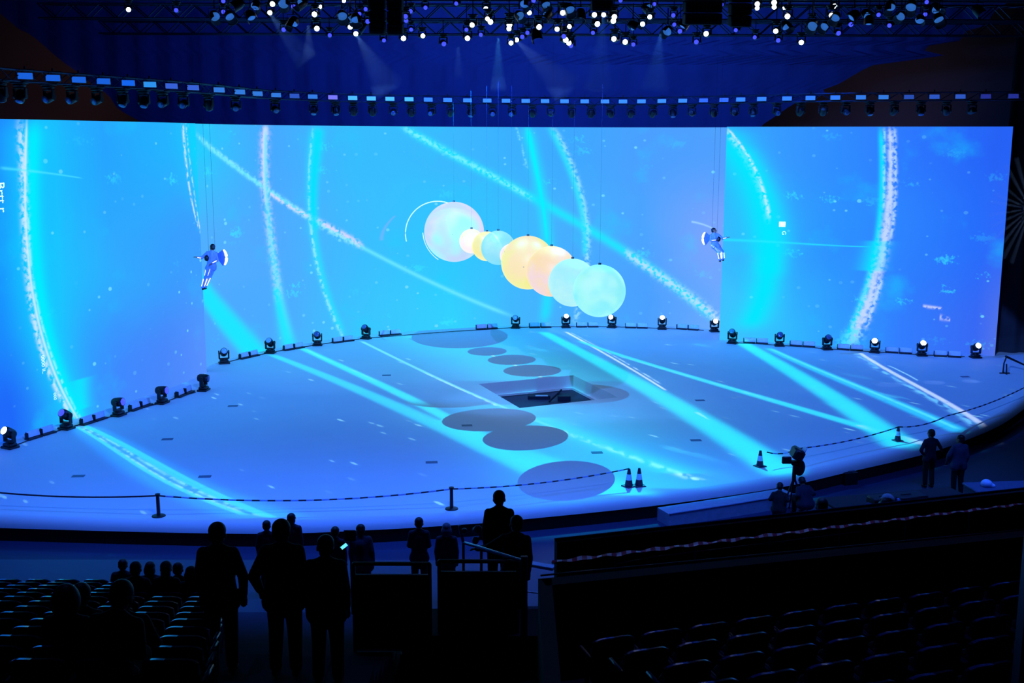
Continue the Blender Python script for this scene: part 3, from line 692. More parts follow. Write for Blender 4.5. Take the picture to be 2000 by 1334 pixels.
blues = [(344, 20), (436, 2), (436, 23), (714, 18), (702, 27), (554, 58), (644, 69), (750, 79), (802, 22), (792, 32), (793, 40), (803, 58), (891, 7), (867, 86), (911, 58), (939, 68), (831, 15), (1020, 72), (1030, 64), (1101, 71), (1115, 89), (1158, 64), (1237, 87), (1317, 48), (1328, 61), (1360, 82), (1212, 1), (1278, 8), (1409, 9), (1437, 59), (1474, 73), (1042, 1), (1520, 79), (1578, 61), (1638, 65), (1662, 48), (1716, 29), (1737, 50), (1810, 4), (1807, 28), (718, 42), (1315, 30), (573, 13)]
pales = [(466, 8), (419, 31), (448, 31), (489, 30), (554, 6), (590, 6), (573, 43), (668, 30), (685, 36), (695, 36), (706, 50), (1065, 8), (1014, 30), (1070, 28), (1134, 27), (1047, 66), (1112, 17), (1236, 50), (1588, 50), (1612, 51), (1632, 33), (1668, 30), (1692, 27), (1739, 12), (1760, 31), (1797, 37), (1780, 12), (1828, 16), (1833, 36), (1909, 19), (1697, 40), (500, 10), (1304, 60), (1337, 46), (1264, 16), (1025, 6), (1535, 50)]
placed = []
def rig_spot(px, py):
    best = None
    for Y0, z, nm in RIG:
        for dY in (-.9, -.45, 0, .45, .9, 1.5, -1.5, 2.1):
            Y = Y0 + dY; p = at_y(px, py, Y); dz = z - .3 - p.z
            if p.y > 49.5 or dz < .55: continue
            near = min([(p - q).length for q in placed] + [9])
            near = min([near] + [(Vector((p.x, p.y)) - Vector((q.x, q.y))).length * 1.4 for q in placed if q.z > p.z])
            sc = dz * .6 + abs(dY) * .2 + max(0, .85 - near) * 14
            if best is None or sc < best[0]: best = (sc, p, Y, z, nm)
    if best is None: Y, z, nm = RIG[0]; p = at_y(px, py, 35.4); best = (0, p, Y, z, nm)
    placed.append(best[1])
    return best
b = MB(); b.lathe([(.02, -.18), (.14, -.17), (.19, -.05), (.20, .05), (.185, .055)], 18); parH = b.mesh('housing', M_black)
b = MB(); b.lathe([(.185, .05), (.17, .075), (.10, .10), (.03, .11)], 18); parL = b.mesh('lens', M_paleblue)
b = MB(); aa = [PI * k / 12 for k in range(-1, 14)]
b._add([(r_ * math.cos(a), r_ * math.sin(a), z_) for r_, z_ in ((.20, .03), (.21, .34), (.19, .34), (.185, .03)) for a in aa], [(i * 15 + j, i * 15 + j + 1, ((i + 1) % 4) * 15 + j + 1, ((i + 1) % 4) * 15 + j) for i in range(4) for j in range(14)])
parV = b.mesh('hood', M_black)
b = MB(); b.tube([(-.22, 0, 0), (-.22, 0, -.26), (.22, 0, -.26), (.22, 0, 0)], .015, 6); b.cone((0, 0, -.26), (0, 0, -.34), .03); parY = b.mesh('yoke', M_black)
b = MB(); b.cone((0, 0, 0), (0, 0, 1), .022, n=6)
pipe_me = b.mesh('drop_pipe', M_black)
cnt = {}
def rig_fixture(px, py, kind, dia):
    dz, p, Y, z, nm = rig_spot(px, py)
    key = (kind, nm); cnt[key] = cnt.get(key, 0) + 1
    lab = {'white': 'lit white beam light', 'blue': 'dim violet beam light', 'pale': 'wide round light with pale blue glow'}[kind] + ', %s from left on the %s roof truss' % (nth(cnt[key]), nm)
    sc = dia / (pxm(p) * (.224 if kind != 'pale' else .37))
    aim = (CAM - p).normalized()
    if kind == 'pale':
        t = thing('par_light', lab, 'stage light', p, 0, 'wide round lights of the roof rig'); t.scale = (sc,) * 3
        a = Vector((random.uniform(-.9, .9), -.75, random.uniform(-1.3, -.5))).normalized()
        h = link('housing', parH, t); h.rotation_euler = a.to_track_quat('Z', 'Y').to_euler(); link('lens', parL, h); link('hood', parV, h, rot=(0, 0, random.uniform(0, 6)))
        link('yoke', parY, t, rot=(PI, 0, 0)); top = .34 * sc
        if z - .25 - p.z > top: link('drop_pipe', pipe_me, t, (0, 0, .34)).scale = (1, 1, (z - .25 - p.z - top) / sc)
    else:
        # lens centre at p, head looks at the seats
        a = (aim + Vector((random.uniform(-.25, .25), random.uniform(-.1, .1), random.uniform(-.3, .1)))).normalized()
        t = thing('moving_head_light', lab, 'stage light', p, 0, 'lit moving lights of the roof rig' if kind == 'white' else 'violet moving lights of the roof rig')
        t.rotation_euler = (PI, 0, 0)
        yaw = math.atan2(a.x, -a.y)
        t.location = p - a * .21 * sc + Vector((0, 0, .46 * sc)); t.scale = (sc,) * 3
        t.rotation_euler = (PI, 0, math.atan2(a.x, a.y) * 0 + yaw)
        # in the hanging frame tilt the head so +Z meets the aim vector
        link('base', mB, t); link('yoke', mY, t)
        inv = t.matrix_basis.to_3x3().normalized().inverted(); la = inv @ a
        h = link('head', mH, t, (0, 0, .46)); h.rotation_euler = la.to_track_quat('Z', 'X').to_euler(); link('lens', mLens[kind], h)
        if z - .25 - t.location.z > 0: link('drop_pipe', pipe_me, t, (0, 0, 0), (PI, 0, 0)).scale = (1, 1, (z - .25 - t.location.z) / sc)
for L_, k, d in ((sorted(whites), 'white', 9), (sorted(blues), 'blue', 8), (sorted(pales), 'pale', 19)):
    for px, py in L_: rig_fixture(px, py, k, d * random.uniform(.9, 1.1))
# line-array speakers, black against the rig
def line_array(px, pyb, w, label, n=9, split=False):
    Y = 34; p = at_y(px, pyb, Y); m = pxm(p); wm = w / m
    t = thing('line_array_speaker', label, 'speaker', p)
    M = mat('speaker_black', (4, 4, 9), .8)
    for i in range(n):
        b = MB(); b.box((0, .1 - .0 * i, .17 + i * .34), (wm, .6, .32), Matrix.Rotation(.02 * (n - i), 3, 'X'), bev=.03); b.cur = 0
        for k in range(5): b.box((0, -.205, .06 + i * .34 + k * .055), (wm * .9, .02, .015))
        obj('speaker_box', b, M, t)
    b = MB(); b.box((0, .1, n * .34 + .06), (wm * .8, .5, .08), bev=.02); obj('flying_frame', b, M_black, t)
line_array(737, 66, 30, 'left column of the black speaker pair hung left of centre under the roof'); line_array(772, 67, 30, 'right column of the black speaker pair hung left of centre under the roof')
line_array(1372, 48, 72, 'broad black speaker column hung right of centre under the roof', 7); line_array(1445, 52, 40, 'narrower black speaker column just right of the broad one under the roof', 8)
line_array(1175, 22, 40, 'short black speaker column near the middle of the roof rig', 6)

# ================================================================== LIGHTS STANDING ON THE STAGE
LT = [(20, 875), (130, 838), (232, 812), (317, 788), (398, 763)]
MT = [(438, 710), (528, 690), (620, 675), (715, 662), (1007, 641), (1105, 640), (1195, 640), (1293, 643), (1395, 648)]
RT = [(1430, 671), (1522, 676), (1615, 683), (1708, 689), (1800, 695), (1905, 699)]
lensk = ['white', 'blue', 'blue', 'blue', 'off', 'pale', 'pale', 'off', 'off', 'pale', 'white', 'white', 'white', 'white', 'off', 'off', 'off', 'white', 'white', 'white']
wing = ['left wing'] * 5 + ['centre wall'] * 9 + ['right wing'] * 6
idx = list(range(1, 6)) + list(range(1, 10)) + list(range(1, 7))
grp = 'moving lights standing along the foot of the picture walls'
for i, (px, py) in enumerate(LT + MT + RT):
    p = at_z(px, py, SZ)
    yaw = {0: -.5, 1: -.4, 2: 1.25, 3: 1.3, 4: 1.45, 5: .35}.get(i, -.15 + .3 * math.sin(i * 2.1)); tilt = {2: 1.45, 3: 1.5, 4: 1.6}.get(i, 1.0 + .15 * math.sin(i * 3))
    moving_head('%s moving light on the stage, %s from the left before the %s' % ('lit white' if lensk[i] == 'white' else 'dark', nth(idx[i]), wing[i]), (p.x, p.y, SZ), yaw, tilt, lensk[i], False, 1.08, grp)

def strobe_meshes():
    b = MB(); b.box((0, 0, .03), (.56, .26, .06), bev=.015); b.box((0, .11, .12), (.50, .05, .16), bev=.01); hs = b.mesh('housing', M_blackp)
    b = MB(); b.box((.012, .04, .165), (.52, .06, .21), Matrix.Rotation(-.25, 3, 'X'), bev=.008); pn = b.mesh('glass_panel', mat('strobe_reflector', (205, 215, 245), .5, 0))
    b = MB()
    b.box((-.275, .0, .14), (.025, .14, .22), bev=.008); ep = b.mesh('end_bracket', M_blackp)
    return hs, pn, ep
sH, sP, sE = strobe_meshes()
pairs = [('left wing', WL, [(80, 852), (183, 824), (275, 797), (361, 771)]), ('centre wall', WM, [(487, 698), (574, 682), (670, 668), (762, 655), (951, 643), (1055, 640), (1147, 639), (1243, 641), (1343, 644)]), ('right wing', WR, [(1476, 671), (1567, 677), (1660, 684), (1755, 690), (1850, 697)])]
for wn, P, L_ in pairs:
    for i, (px, py) in enumerate(L_):
        c0 = at_z(px, py, SZ); _, a = wallpoint(P, px, py - 40)
        t = Vector((math.cos(a), math.sin(a)))
        for sd in (-1, 1):
            w = thing('strobe_light', 'low grey strobe panel before the %s, %s unit of the %s pair' % (wn, 'left' if sd < 0 else 'right', nth(i + 1)), 'strobe light', (c0.x + t.x * .3 * sd, c0.y + t.y * .3 * sd, SZ), a, 'strobe panels along the foot of the picture walls')
            link('housing', sH, w); link('glass_panel', sP, w); link('end_bracket', sE, w)
for nm, pts in (('left wing', LT), ('centre wall', MT), ('right wing', RT)):
    q = []
    for a, c in zip(pts, pts[1:]):
        for k in range(5): q.append((*G(a[0] + (c[0] - a[0]) * k / 5, a[1] + (c[1] - a[1]) * k / 5 - 1), SZ + .02 + .02 * (k in (2, 3))))
    b = MB(); b.tube(q, .018, 6); tag(obj('power_cable', b, M_cable), 'black cable linking the stage lights before the %s' % nm, 'cable')

# ================================================================== PLANET BALLS
def planet_mat(name, ca, cb, cc, seed, es=1.0, scale=1.2, band=0.0):
    m = bpy.data.materials.new(name); m.use_nodes = True; nt = NT(m.node_tree); bs = nt.n['Principled BSDF']
    tc = nt.n.new('ShaderNodeTexCoord').outputs['Object']
    mp = nt.n.new('ShaderNodeMapping'); nt.l.new(tc, mp.inputs[0]); mp.inputs[1].default_value = (seed, seed * 2, 0); mp.inputs[3].default_value = (1, 1, 1 + band)
    f = nt.noise(mp.outputs[0], scale, 5.0); g = nt.noise(mp.outputs[0], scale * .5, 2.0)
    c = nt.mix(nt.ss(f, .38, .62), lin(ca), lin(cb)); c = nt.mix(nt.ss(g, .5, .68), c, lin(cc))
    lw = nt.n.new('ShaderNodeTexVoronoi'); nt.l.new(mp.outputs[0], lw.inputs['Vector']); lw.inputs['Scale'].default_value = scale * 1.6
    c = nt.mix(nt.m('MULTIPLY', nt.ss(lw.outputs['Distance'], .06, .02), .6), c, lin((120, 120, 150)))
    m.cycles.emission_sampling = 'NONE'
    nt.l.new(c, bs.inputs['Emission Color']); bs.inputs['Emission Strength'].default_value = es; bs.inputs['Base Color'].default_value = (.06, .06, .07, 1); bs.inputs['Roughness'].default_value = .5
    return m
PL = [(887, 453, 58.5, 49.6, 'pale lilac', ((196, 212, 250), (228, 212, 242), (160, 245, 248)), 'largest and farthest, with a thin ring'),
      (921, 471, 24, 47.7, 'cream white', ((255, 238, 235), (255, 250, 225), (250, 240, 200)), 'small ball overlapping the big lilac one'),
      (951, 481, 29, 46.6, 'lemon yellow', ((250, 240, 130), (255, 245, 180), (240, 225, 110)), 'crescent-shaped view behind the pale blue ball'),
      (973, 484, 33.5, 45.2, 'pale sky blue', ((150, 225, 235), (175, 235, 240), (130, 220, 240)), 'between the yellow and pink balls'),
      (999, 499, 23, 44.1, 'pink white', ((245, 225, 235), (255, 240, 230), (250, 235, 200)), 'mostly hidden behind the big yellow one'),
      (1031, 513, 52.5, 42.7, 'bright yellow', ((245, 240, 140), (252, 230, 165), (238, 243, 160)), 'big ball in the middle of the row'),
      (1077, 530, 49.5, 40.6, 'peach orange', ((252, 222, 165), (245, 215, 215), (255, 238, 160)), 'between the yellow and mint balls'),
      (1118, 552, 47.0, 39.0, 'pale mint', ((170, 238, 242), (190, 245, 238), (150, 235, 250)), 'last but one at the near right end'),
      (1170.5, 568, 51.5, 36.2, 'aqua', ((140, 240, 245), (165, 250, 240), (180, 250, 250)), 'nearest ball at the right end of the row')]
for i, (px, py, rp, Y, cn, cols, ex) in enumerate(PL):
    c = at_y(px, py, Y); r = rp / pxm(c) * .998
    t = thing('planet_ball', '%s glowing planet ball, %s' % (cn, ex), 'ball', c, random.uniform(0, 6), 'glowing planet balls hanging over the stage')
    b = MB(); b.ball((0, 0, 0), r, 48, 28); obj('ball_skin', b, planet_mat('planet_%s' % cn.replace(' ', '_'), *cols, i * 1.7, .98, 1.0 / r), t)
    b = MB(); b.cone((0, 0, r - .01), (0, 0, r + .06), .05); obj('top_valve', b, M_steel, t)
    b = MB(); b.cone((0, 0, r + .05), (0, 0, 14.9 - c.z if c.z + 3 < 14.9 else 6), .002, n=5); obj('hanging_wire', b, mat('thin_wire', (20, 40, 90), .9), t)
    if i == 0:
        t.rotation_euler.z = 0
        M_ring = mat('planet_ring_pink', (200, 190, 230), .4, emit=(190, 195, 240), es=.9, var=0)
        for cx, cz, rr, a0, a1, th in ((855, 458, 64, 70, 193, .022), (893, 452, 68, 183, 236, .018)):
            ce = at_y(cx, cz, Y - .3); R_ = rr / pxm(ce)
            b = MB(); b.tube([(ce.x - c.x + R_ * math.cos(math.radians(a)), -.1 + .0 * a, ce.z - c.z + R_ * math.sin(math.radians(a))) for a in np.linspace(a0, a1, 30)], th)
            obj('ring', b, M_ring, t)
        b = MB()
        for a in (30, 150, 270): b.cone((0, 0, 0), ((r + .05) * math.cos(math.radians(a)), (r + .05) * math.sin(math.radians(a)), 0), .01)
        obj('ring_strut', b, M_steel, t)

# ================================================================== CONES, TAPES, POSTS
Mo = mat('cone_dark_orange', (40, 24, 70), .5); Mw = mat('cone_reflective_white', (190, 215, 255), .35)
def cone_thing(px, py, hpx, label):
    p = at_z(px, py, SZ); h = hpx / pxm(p)
    t = thing('traffic_cone', label, 'traffic cone', p, random.uniform(0, 1), 'traffic cones along the stage front'); r = h * .23
    b = MB(); b.box((0, 0, h * .03), (h * .62, h * .62, h * .06), bev=h * .03); obj('base', b, Mo, t)
    def fr(a): return r * (1 - a) + .035 * a
    b = MB(); b.lathe([(fr(.05), h * .05), (fr(.38), h * .38)], 20); obj('cone_body', b, Mo, t)
    b = MB(); b.lathe([(fr(.7), h * .7), (fr(1), h), (.01, h)], 20); obj('cone_tip', b, Mo, t)
    b = MB(); b.lathe([(fr(.38) + .002, h * .38), (fr(.7) + .002, h * .7)], 20); obj('reflective_band', b, Mw, t)
    return p, h
c1 = cone_thing(1228, 950, 36, 'banded traffic cone at the stage front, left of the close pair')
c2 = cone_thing(1248, 949, 36, 'banded traffic cone at the stage front, right of the close pair')
c3 = cone_thing(1484, 911, 32, 'banded traffic cone near the camera tripod')
c4 = cone_thing(1753, 861, 28, 'banded traffic cone near the right front of the stage')
def post(px, pyb, pyt, label):
    p = at_z(px, pyb, SZ); top = at_y(px, pyt, p.y); h = top.z - SZ
    t = thing('barrier_post', label, 'post', p)
    b = MB(); b.cone((0, 0, .02), (0, 0, h), .05, .045); obj('tube', b, M_blackp, t); b = MB(); b.lathe([(.18, 0), (.17, .02), (.05, .04)], 20); obj('foot', b, M_blackp, t)
    b = MB(); b.cone((0, 0, h), (0, 0, h + .05), .065); obj('cap', b, M_blackp, t)
    return Vector((p.x, p.y, SZ + h))
p1 = post(310, 1008, 968, 'dark barrier post at the left of the stage front'); p2 = post(882, 994, 955, 'dark barrier post in the middle of the stage front')
Mta = mat('tape_dark', (10, 14, 50), .6); Mtb = mat('tape_pale', (130, 160, 235), .5)
def tape(pts, label, r=.018, seg=.22, mats=(Mta, Mtb), w=None, nm='barrier_tape'):
    P = [Vector(p) for p in pts]; b = MB(); n = 0
    for a, c in zip(P, P[1:]):
        L = (c - a).length; k = max(1, int(L / seg))
        sag = w if w is not None else L * .012
        q = [a + (c - a) * (j / k) - Vector((0, 0, sag * 4 * (j / k) * (1 - j / k))) for j in range(k + 1)]
        for x, y in zip(q, q[1:]): b.cur = n % 2; n += 1; b.cone(x, y, r, n=7, cap=False)
    return tag(obj(nm, b, list(mats)), label, 'barrier tape')
tape([at_z(-120, 930, SZ + .55), at_z(-5, 962, SZ + .5) , p1], 'dark twisted tape from the left edge to the left barrier post', .022, .4, (Mta, Mta), .08)
tape([p1, p2], 'long sagging twisted tape between the two barrier posts', .022, .2, w=.22)
tape([p2, c1[0] + Vector((0, 0, c1[1]))], 'striped tape from the middle barrier post to the pair of cones', .02, .18, w=.12)
tape([c3[0] + Vector((.2, 0, c3[1] * .9)), at_z(1560, 876, SZ + .45), c4[0] + Vector((0, 0, c4[1]))], 'striped tape from the tripod cone to the right cone', .02, .18, w=.1)
tape([c4[0] + Vector((0, 0, c4[1])), at_z(1850, 812, SZ + .5), at_z(2010, 752, SZ + .5)], 'striped tape from the right cone to the right end of the stage', .022, .2, w=.12)

# jib standing at the right end of the stage
p = at_z(1962, 730, SZ); m = pxm(p)
t = thing('camera_jib', 'small dark crane arm on a cross foot at the right end of the stage', 'crane arm', p)
b = MB(); b.box((0, 0, .03), (.45, .06, .05), bev=.02); b.box((0, 0, .03), (.06, .45, .05), bev=.02); obj('foot', b, M_black, t)
b = MB(); b.limb([((-.07, 0, .03), .035), ((-.06, 0, .45), .03), ((.02, 0, .72), .03)]); b.limb([((.08, 0, .03), .03), ((.05, 0, .4), .03)]); obj('stand', b, M_black, t)
b = MB(); b.limb([((.0, 0, .74), .05), ((.8, 0, .38), .035)], 8); obj('arm', b, M_black, t)

# ================================================================== PEOPLE
M_skin = mat('skin', (150, 108, 92), .55, var=.08); M_hair = mat('black_hair', (8, 8, 12), .55, scale=30); M_hairb = mat('brown_hair', (40, 32, 34), .6, scale=30)
M_suit = mat('dark_suit_cloth', (14, 15, 24), .85, scale=14); M_navy = mat('navy_jacket_cloth', (22, 26, 52), .85, scale=14); M_trs = mat('dark_trouser_cloth', (12, 13, 20), .85, scale=14)
M_shoe = mat('black_shoe_leather', (8, 8, 12), .4); M_shirtp = mat('purple_shirt_cloth', (70, 60, 150), .8); M_grey = mat('grey_hoodie_cloth', (60, 66, 96), .85, scale=12)
M_blu = mat('costume_blue_cloth', (130, 155, 245), .6, scale=12)
V = Vector
def base_pose():
    J = {'pelvis': (0, 0, .96), 'waist': (0, 0, 1.10), 'chest': (0, .0, 1.30), 'neck': (0, -.01, 1.475), 'head': (0, .02, 1.60), 'face': (0, 1, 0),
         'sh_l': (-.165, 0, 1.40), 'sh_r': (.165, 0, 1.40), 'el_l': (-.215, -.03, 1.13), 'el_r': (.215, -.03, 1.13), 'wr_l': (-.215, .06, .89), 'wr_r': (.215, .06, .89),
         'hip_l': (-.09, 0, .92), 'hip_r': (.09, 0, .92), 'kn_l': (-.10, .03, .50), 'kn_r': (.10, .03, .50), 'an_l': (-.11, -.02, .09), 'an_r': (.11, -.02, .09)}
    return {k: V(v) for k, v in J.items()}
def pose(**kw):
    J = base_pose()
    if 'shift' in kw:
        d = V(kw.pop('shift'))
        for k in ('pelvis', 'waist', 'chest', 'neck', 'head', 'sh_l', 'sh_r', 'el_l', 'el_r', 'wr_l', 'wr_r', 'hip_l', 'hip_r'): J[k] += d
    lean = kw.pop('lean', None)
    if lean is not None:
        c = J['pelvis'].copy(); R = Matrix.Rotation(-lean[0], 3, 'X') @ Matrix.Rotation(lean[1], 3, 'Y')
        for k in ('waist', 'chest', 'neck', 'head', 'sh_l', 'sh_r', 'el_l', 'el_r', 'wr_l', 'wr_r'): J[k] = R @ (J[k] - c) + c
        J['face'] = R @ J['face']
    for k, v in kw.items(): J[k] = V(v)
    return J
def sit(**kw):
    d = dict(shift=(0, 0, -.46), kn_l=(-.13, .44, .50), kn_r=(.13, .44, .50), an_l=(-.13, .42, .09), an_r=(.13, .42, .09), el_l=(-.25, .06, .68), el_r=(.25, .06, .68), wr_l=(-.14, .30, .60), wr_r=(.14, .30, .60)); d.update(kw); return pose(**d)
def hand(b, wr, el, s=1.0, side=1, curl=.5):
    d = (wr - el).normalized(); x = d.cross(V((0, 0, 1)))
    if x.length < .1: x = d.cross(V((0, 1, 0)))
    x.normalize(); n = x.cross(d).normalized(); palm = wr + d * .045 * s
    for k in (-.028, -.009, .010, .028): b.limb([(wr + x * k * .7 * s, .017 * s), (palm + d * .035 * s + x * k * s, .013 * s)], 8)
    for k, L in ((-.031, .062), (-.011, .078), (.011, .074), (.030, .056)):
        a = palm + d * .035 * s + x * k * s; m1 = a + (d * .9 - n * curl * .5) * L * .5 * s; e = m1 + (d * .7 - n * curl) * L * .5 * s
        b.limb([(a, .0105 * s), (m1, .0095 * s), (e, .008 * s)], 7)
    a = wr + d * .02 * s + x * .03 * side * s; b.limb([(a, .014 * s), (a + (d * .5 + x * side * .8 - n * .3) * .04 * s, .012 * s), (a + (d * 1.1 + x * side * .9 - n * .5) * .055 * s, .009 * s)], 7)
def rm(o, vx, smooth=3):
    m = o.modifiers.new('skin_surface', 'REMESH'); m.mode = 'VOXEL'; m.voxel_size = vx; m.use_smooth_shade = True
    if smooth: q = o.modifiers.new('soften', 'CORRECTIVE_SMOOTH' if 0 else 'SMOOTH'); q.iterations = smooth; q.factor = .5
    return o
def person(label, loc, rz=0.0, h=1.76, J=None, top=None, leg=None, hair=None, style='short', fine=False, group=None, topname='jacket', wide=1.0, cap=None, bag=None):
    J = J or base_pose(); top = top or M_suit; leg = leg or M_trs; hair = hair or M_hair; w = wide
    t = thing('person', label, 'person', loc, rz, group); k = h / 1.76; t.scale = (k, k, k)
    vx = .011 if fine else .019
    hd = J['head']; f = J['face'].normalized(); up = (hd - J['neck']).normalized(); rt = f.cross(up).normalized(); f = up.cross(rt); R = Matrix((rt, f, up)).transposed() * 1.13
    H = lambda x, y, z: hd + R @ V((x, y, z))
    b = MB()
    b.ball(H(0, -.005, .03), (.076, .094, .090), 18, 12, R); b.ball(H(0, .02, -.03), (.060, .072, .082), 16, 10, R); b.ball(H(0, .055, -.085), (.030, .030, .022), 10, 8, R)
    b.limb([(H(0, .088, .02), .010), (H(0, .110, -.018), .014)], 8); b.ball(H(0, .086, -.055), (.024, .012, .010), 10, 6, R); b.ball(H(0, .080, .035), (.050, .014, .010), 10, 6, R)
    for s_ in (-1, 1): b.ball(H(s_ * .078, -.005, -.005), (.011, .020, .031), 8, 8, R)
    b.limb([(H(0, -.02, -.05), .054), (J['neck'], .058), (J['chest'] + (J['neck'] - J['chest']) * .5, .07)])
    b.limb([(J['sh_l'], .05), (J['chest'] + (J['neck'] - J['chest']) * .35, .09), (J['sh_r'], .05)]); b.limb([(J['chest'], .105), (J['waist'], .095), (J['pelvis'], .11)])
    for s_ in ('_l', '_r'):
        b.limb([(J['sh' + s_], .052), (J['el' + s_], .038), (J['wr' + s_], .026)]); b.limb([(J['hip' + s_], .085), (J['kn' + s_], .052), (J['an' + s_], .036)])
        b.limb([(J['an' + s_], .036), (J['an' + s_] + V((0, .12, -.05)), .03)]); hand(b, J['wr' + s_], J['el' + s_], 1, 1 if s_ == '_l' else -1)
    rm(obj('body', b, M_skin, t), vx * .8 if fine else .014, 1)
    b = MB()
    for s_ in (-1, 1): b.ball(H(s_ * .031, .086, .012), .011, 8, 6)
    obj('eyes', b, mat('dark_eye', (10, 10, 14), .2), t)
    # hair
    b = MB(); b.ball(H(0, -.018, .046), (.086, .098, .088), 18, 12, R); b.ball(H(0, -.045, .0), (.078, .070, .075), 16, 10, R)
    if style == 'long': b.limb([(H(0, -.06, .02), .085), (H(0, -.075, -.12), .085), (H(0, -.085, -.24), .055)])
    if style == 'bun': b.ball(H(0, -.10, .09), .045)
    if style == 'bob': b.ball(H(0, -.03, -.03), (.105, .09, .115), 16, 10, R)
    if style == 'hood': b.ball(H(0, -.03, .0), (.12, .12, .15), 16, 10, R)
    rm(obj('hair', b, hair, t), .012, 2)
    if cap:
        b = MB(); b.ball(H(0, -.005, .055), (.096, .108, .085), 20, 10, R); b.box(H(0, .12, .035), (.13, .10, .014), R, bev=.006); rm(obj('cap', b, cap, t), .012, 1)
    # clothes
    b = MB(); ch = J['chest']; nk = J['neck']
    b.limb([(J['sh_l'] + (ch - nk) * .06, .064 * w), (nk + (ch - nk) * .22, .080), (J['sh_r'] + (ch - nk) * .06, .064 * w)]); b.limb([(J['sh_l'] * .5 + nk * .5 + (ch - nk) * .03, .055), (nk, .066), (J['sh_r'] * .5 + nk * .5 + (ch - nk) * .03, .055)])
    for s_, o in (('_l', -1), ('_r', 1)):
        ax = (J['sh_r'] - J['sh_l']).normalized() * o
        b.limb([(J['sh' + s_] - ax * .05 + (ch - nk) * .3, .085 * w), (J['waist'] + ax * .065 * w, .10 * w), (J['pelvis'] + ax * .065 * w - V((0, 0, .02)), .118 * w), (J['hip' + s_] * .8 + J['kn' + s_] * .2 + ax * .02, .115 * w)])
        a, e, q = J['sh' + s_], J['el' + s_], J['wr' + s_]
        b.limb([(a, .066 * w), (a + (e - a) * .5, .060 * w), (e, .056 * w), (e + (q - e) * .92, .042 * w)])
    b.limb([(nk, .07), (ch, .125 * w), (J['waist'], .12 * w), (J['pelvis'], .13 * w)])
    rm(obj(topname, b, top, t), vx, 3)
    b = MB(); b.limb([(J['hip_l'], .10), (J['pelvis'], .12), (J['hip_r'], .10)])
    for s_ in ('_l', '_r'): b.limb([(J['hip' + s_], .108), (J['kn' + s_], .082), (J['an' + s_] + V((0, 0, .02)), .068)])
    rm(obj('trousers', b, leg, t), vx, 2)
    for s_ in ('_l', '_r'):
        a = J['an' + s_]; b = MB(); b.ball(a + V((0, -.025, -.045)), (.042, .055, .045), 12, 8); b.ball(a + V((0, .07, -.055)), (.046, .105, .034), 14, 8); obj('shoe', b, M_shoe, t)
    return t
def stand_at(px, pyt, Y, h, label, **kw):     # head top at the pixel, at distance Y
    p = at_y(px, pyt, Y); return person(label, (p.x, p.y, p.z - h), h=h, **kw), p.z - h
plats = []

# ------------------------------------------------------------------ seating tiers
def rk(Y): return 1.15 + .3485 * (20.6 - Y)          # left tier floor height (before rounding to steps)
M_step = M_conc
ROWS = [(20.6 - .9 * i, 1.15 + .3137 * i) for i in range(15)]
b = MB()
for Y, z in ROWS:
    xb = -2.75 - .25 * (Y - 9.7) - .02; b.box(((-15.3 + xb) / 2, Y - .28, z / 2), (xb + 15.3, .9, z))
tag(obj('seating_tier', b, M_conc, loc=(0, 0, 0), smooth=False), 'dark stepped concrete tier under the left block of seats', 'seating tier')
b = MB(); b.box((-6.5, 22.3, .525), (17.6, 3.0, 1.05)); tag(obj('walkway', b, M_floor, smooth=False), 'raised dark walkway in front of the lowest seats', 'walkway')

# seat: pedestal, pan (folded), back with rounded top, armrest
M_seat = mat('seat_blue_plastic', (20, 26, 60), .24, scale=8); M_seatf = mat('seat_fabric', (12, 14, 34), .9, scale=20)
def seat_meshes():
    b = MB(); n = 12; vs = []
    for i in range(n + 1):           # curved shell, faces +Y, back to the camera
        a = -1 + 2 * i / n; x = a * .235; y = -.13 + .05 * a * a
        zt = .80 - .055 * abs(a) ** 4; zb = .36
        for yy, z in ((y, zb), (y - .045, zt - .02), (y - .035, zt), (y - .005, zt), (y + .012, zt - .02), (y + .045, zb)): vs.append((x, yy, z))
    fs = [(i * 6 + j, i * 6 + (j + 1) % 6, (i + 1) * 6 + (j + 1) % 6, (i + 1) * 6 + j) for i in range(n) for j in range(6)] + [(0, 1, 2, 3, 4, 5), tuple(n * 6 + j for j in range(5, -1, -1))]
    b._add(vs, fs); back = b.mesh('backrest', M_seat)
    b = MB(); b.box((0, .02, .42), (.43, .09, .40), Matrix.Rotation(-.15, 3, 'X'), bev=.035); pan = b.mesh('seat_pan', M_seatf)
    arms = []
    for s_ in (-1, 1):
        b = MB(); b.box((s_ * .265, .02, .58), (.045, .34, .035), bev=.012); b.box((s_ * .265, -.02, .28), (.03, .07, .58), bev=.01); arms.append(b.mesh('armrest', M_seat))
    b = MB(); b.box((0, -.03, .19), (.46, .06, .06), bev=.01); b.box((0, -.03, .09), (.07, .05, .18)); b.box((0, -.03, .01), (.16, .16, .02)); ped = b.mesh('pedestal', M_black)
    return back, pan, arms, ped
sBk, sPn, sAr, sPd = seat_meshes()
b = MB(); vs = []  # added strip imitating the seat-top glint, tilted to catch the screens
for a_ in np.linspace(-.92, -.12, 9):
    x_, y_, z_ = a_ * .235, -.165 + .05 * a_ * a_, .806 - .055 * abs(a_) ** 4
    vs += [(x_, y_ - .022, z_ + .003), (x_, y_ + .022, z_ - .003), (x_, y_ + .022, z_ - .012), (x_, y_ - .022, z_ - .012)]
b._add(vs, [(4 * i + j, 4 * i + 4 + j, 4 * i + 4 + (j + 1) % 4, 4 * i + (j + 1) % 4) for i in range(8) for j in range(4)] + [(0, 1, 2, 3), (35, 34, 33, 32)])
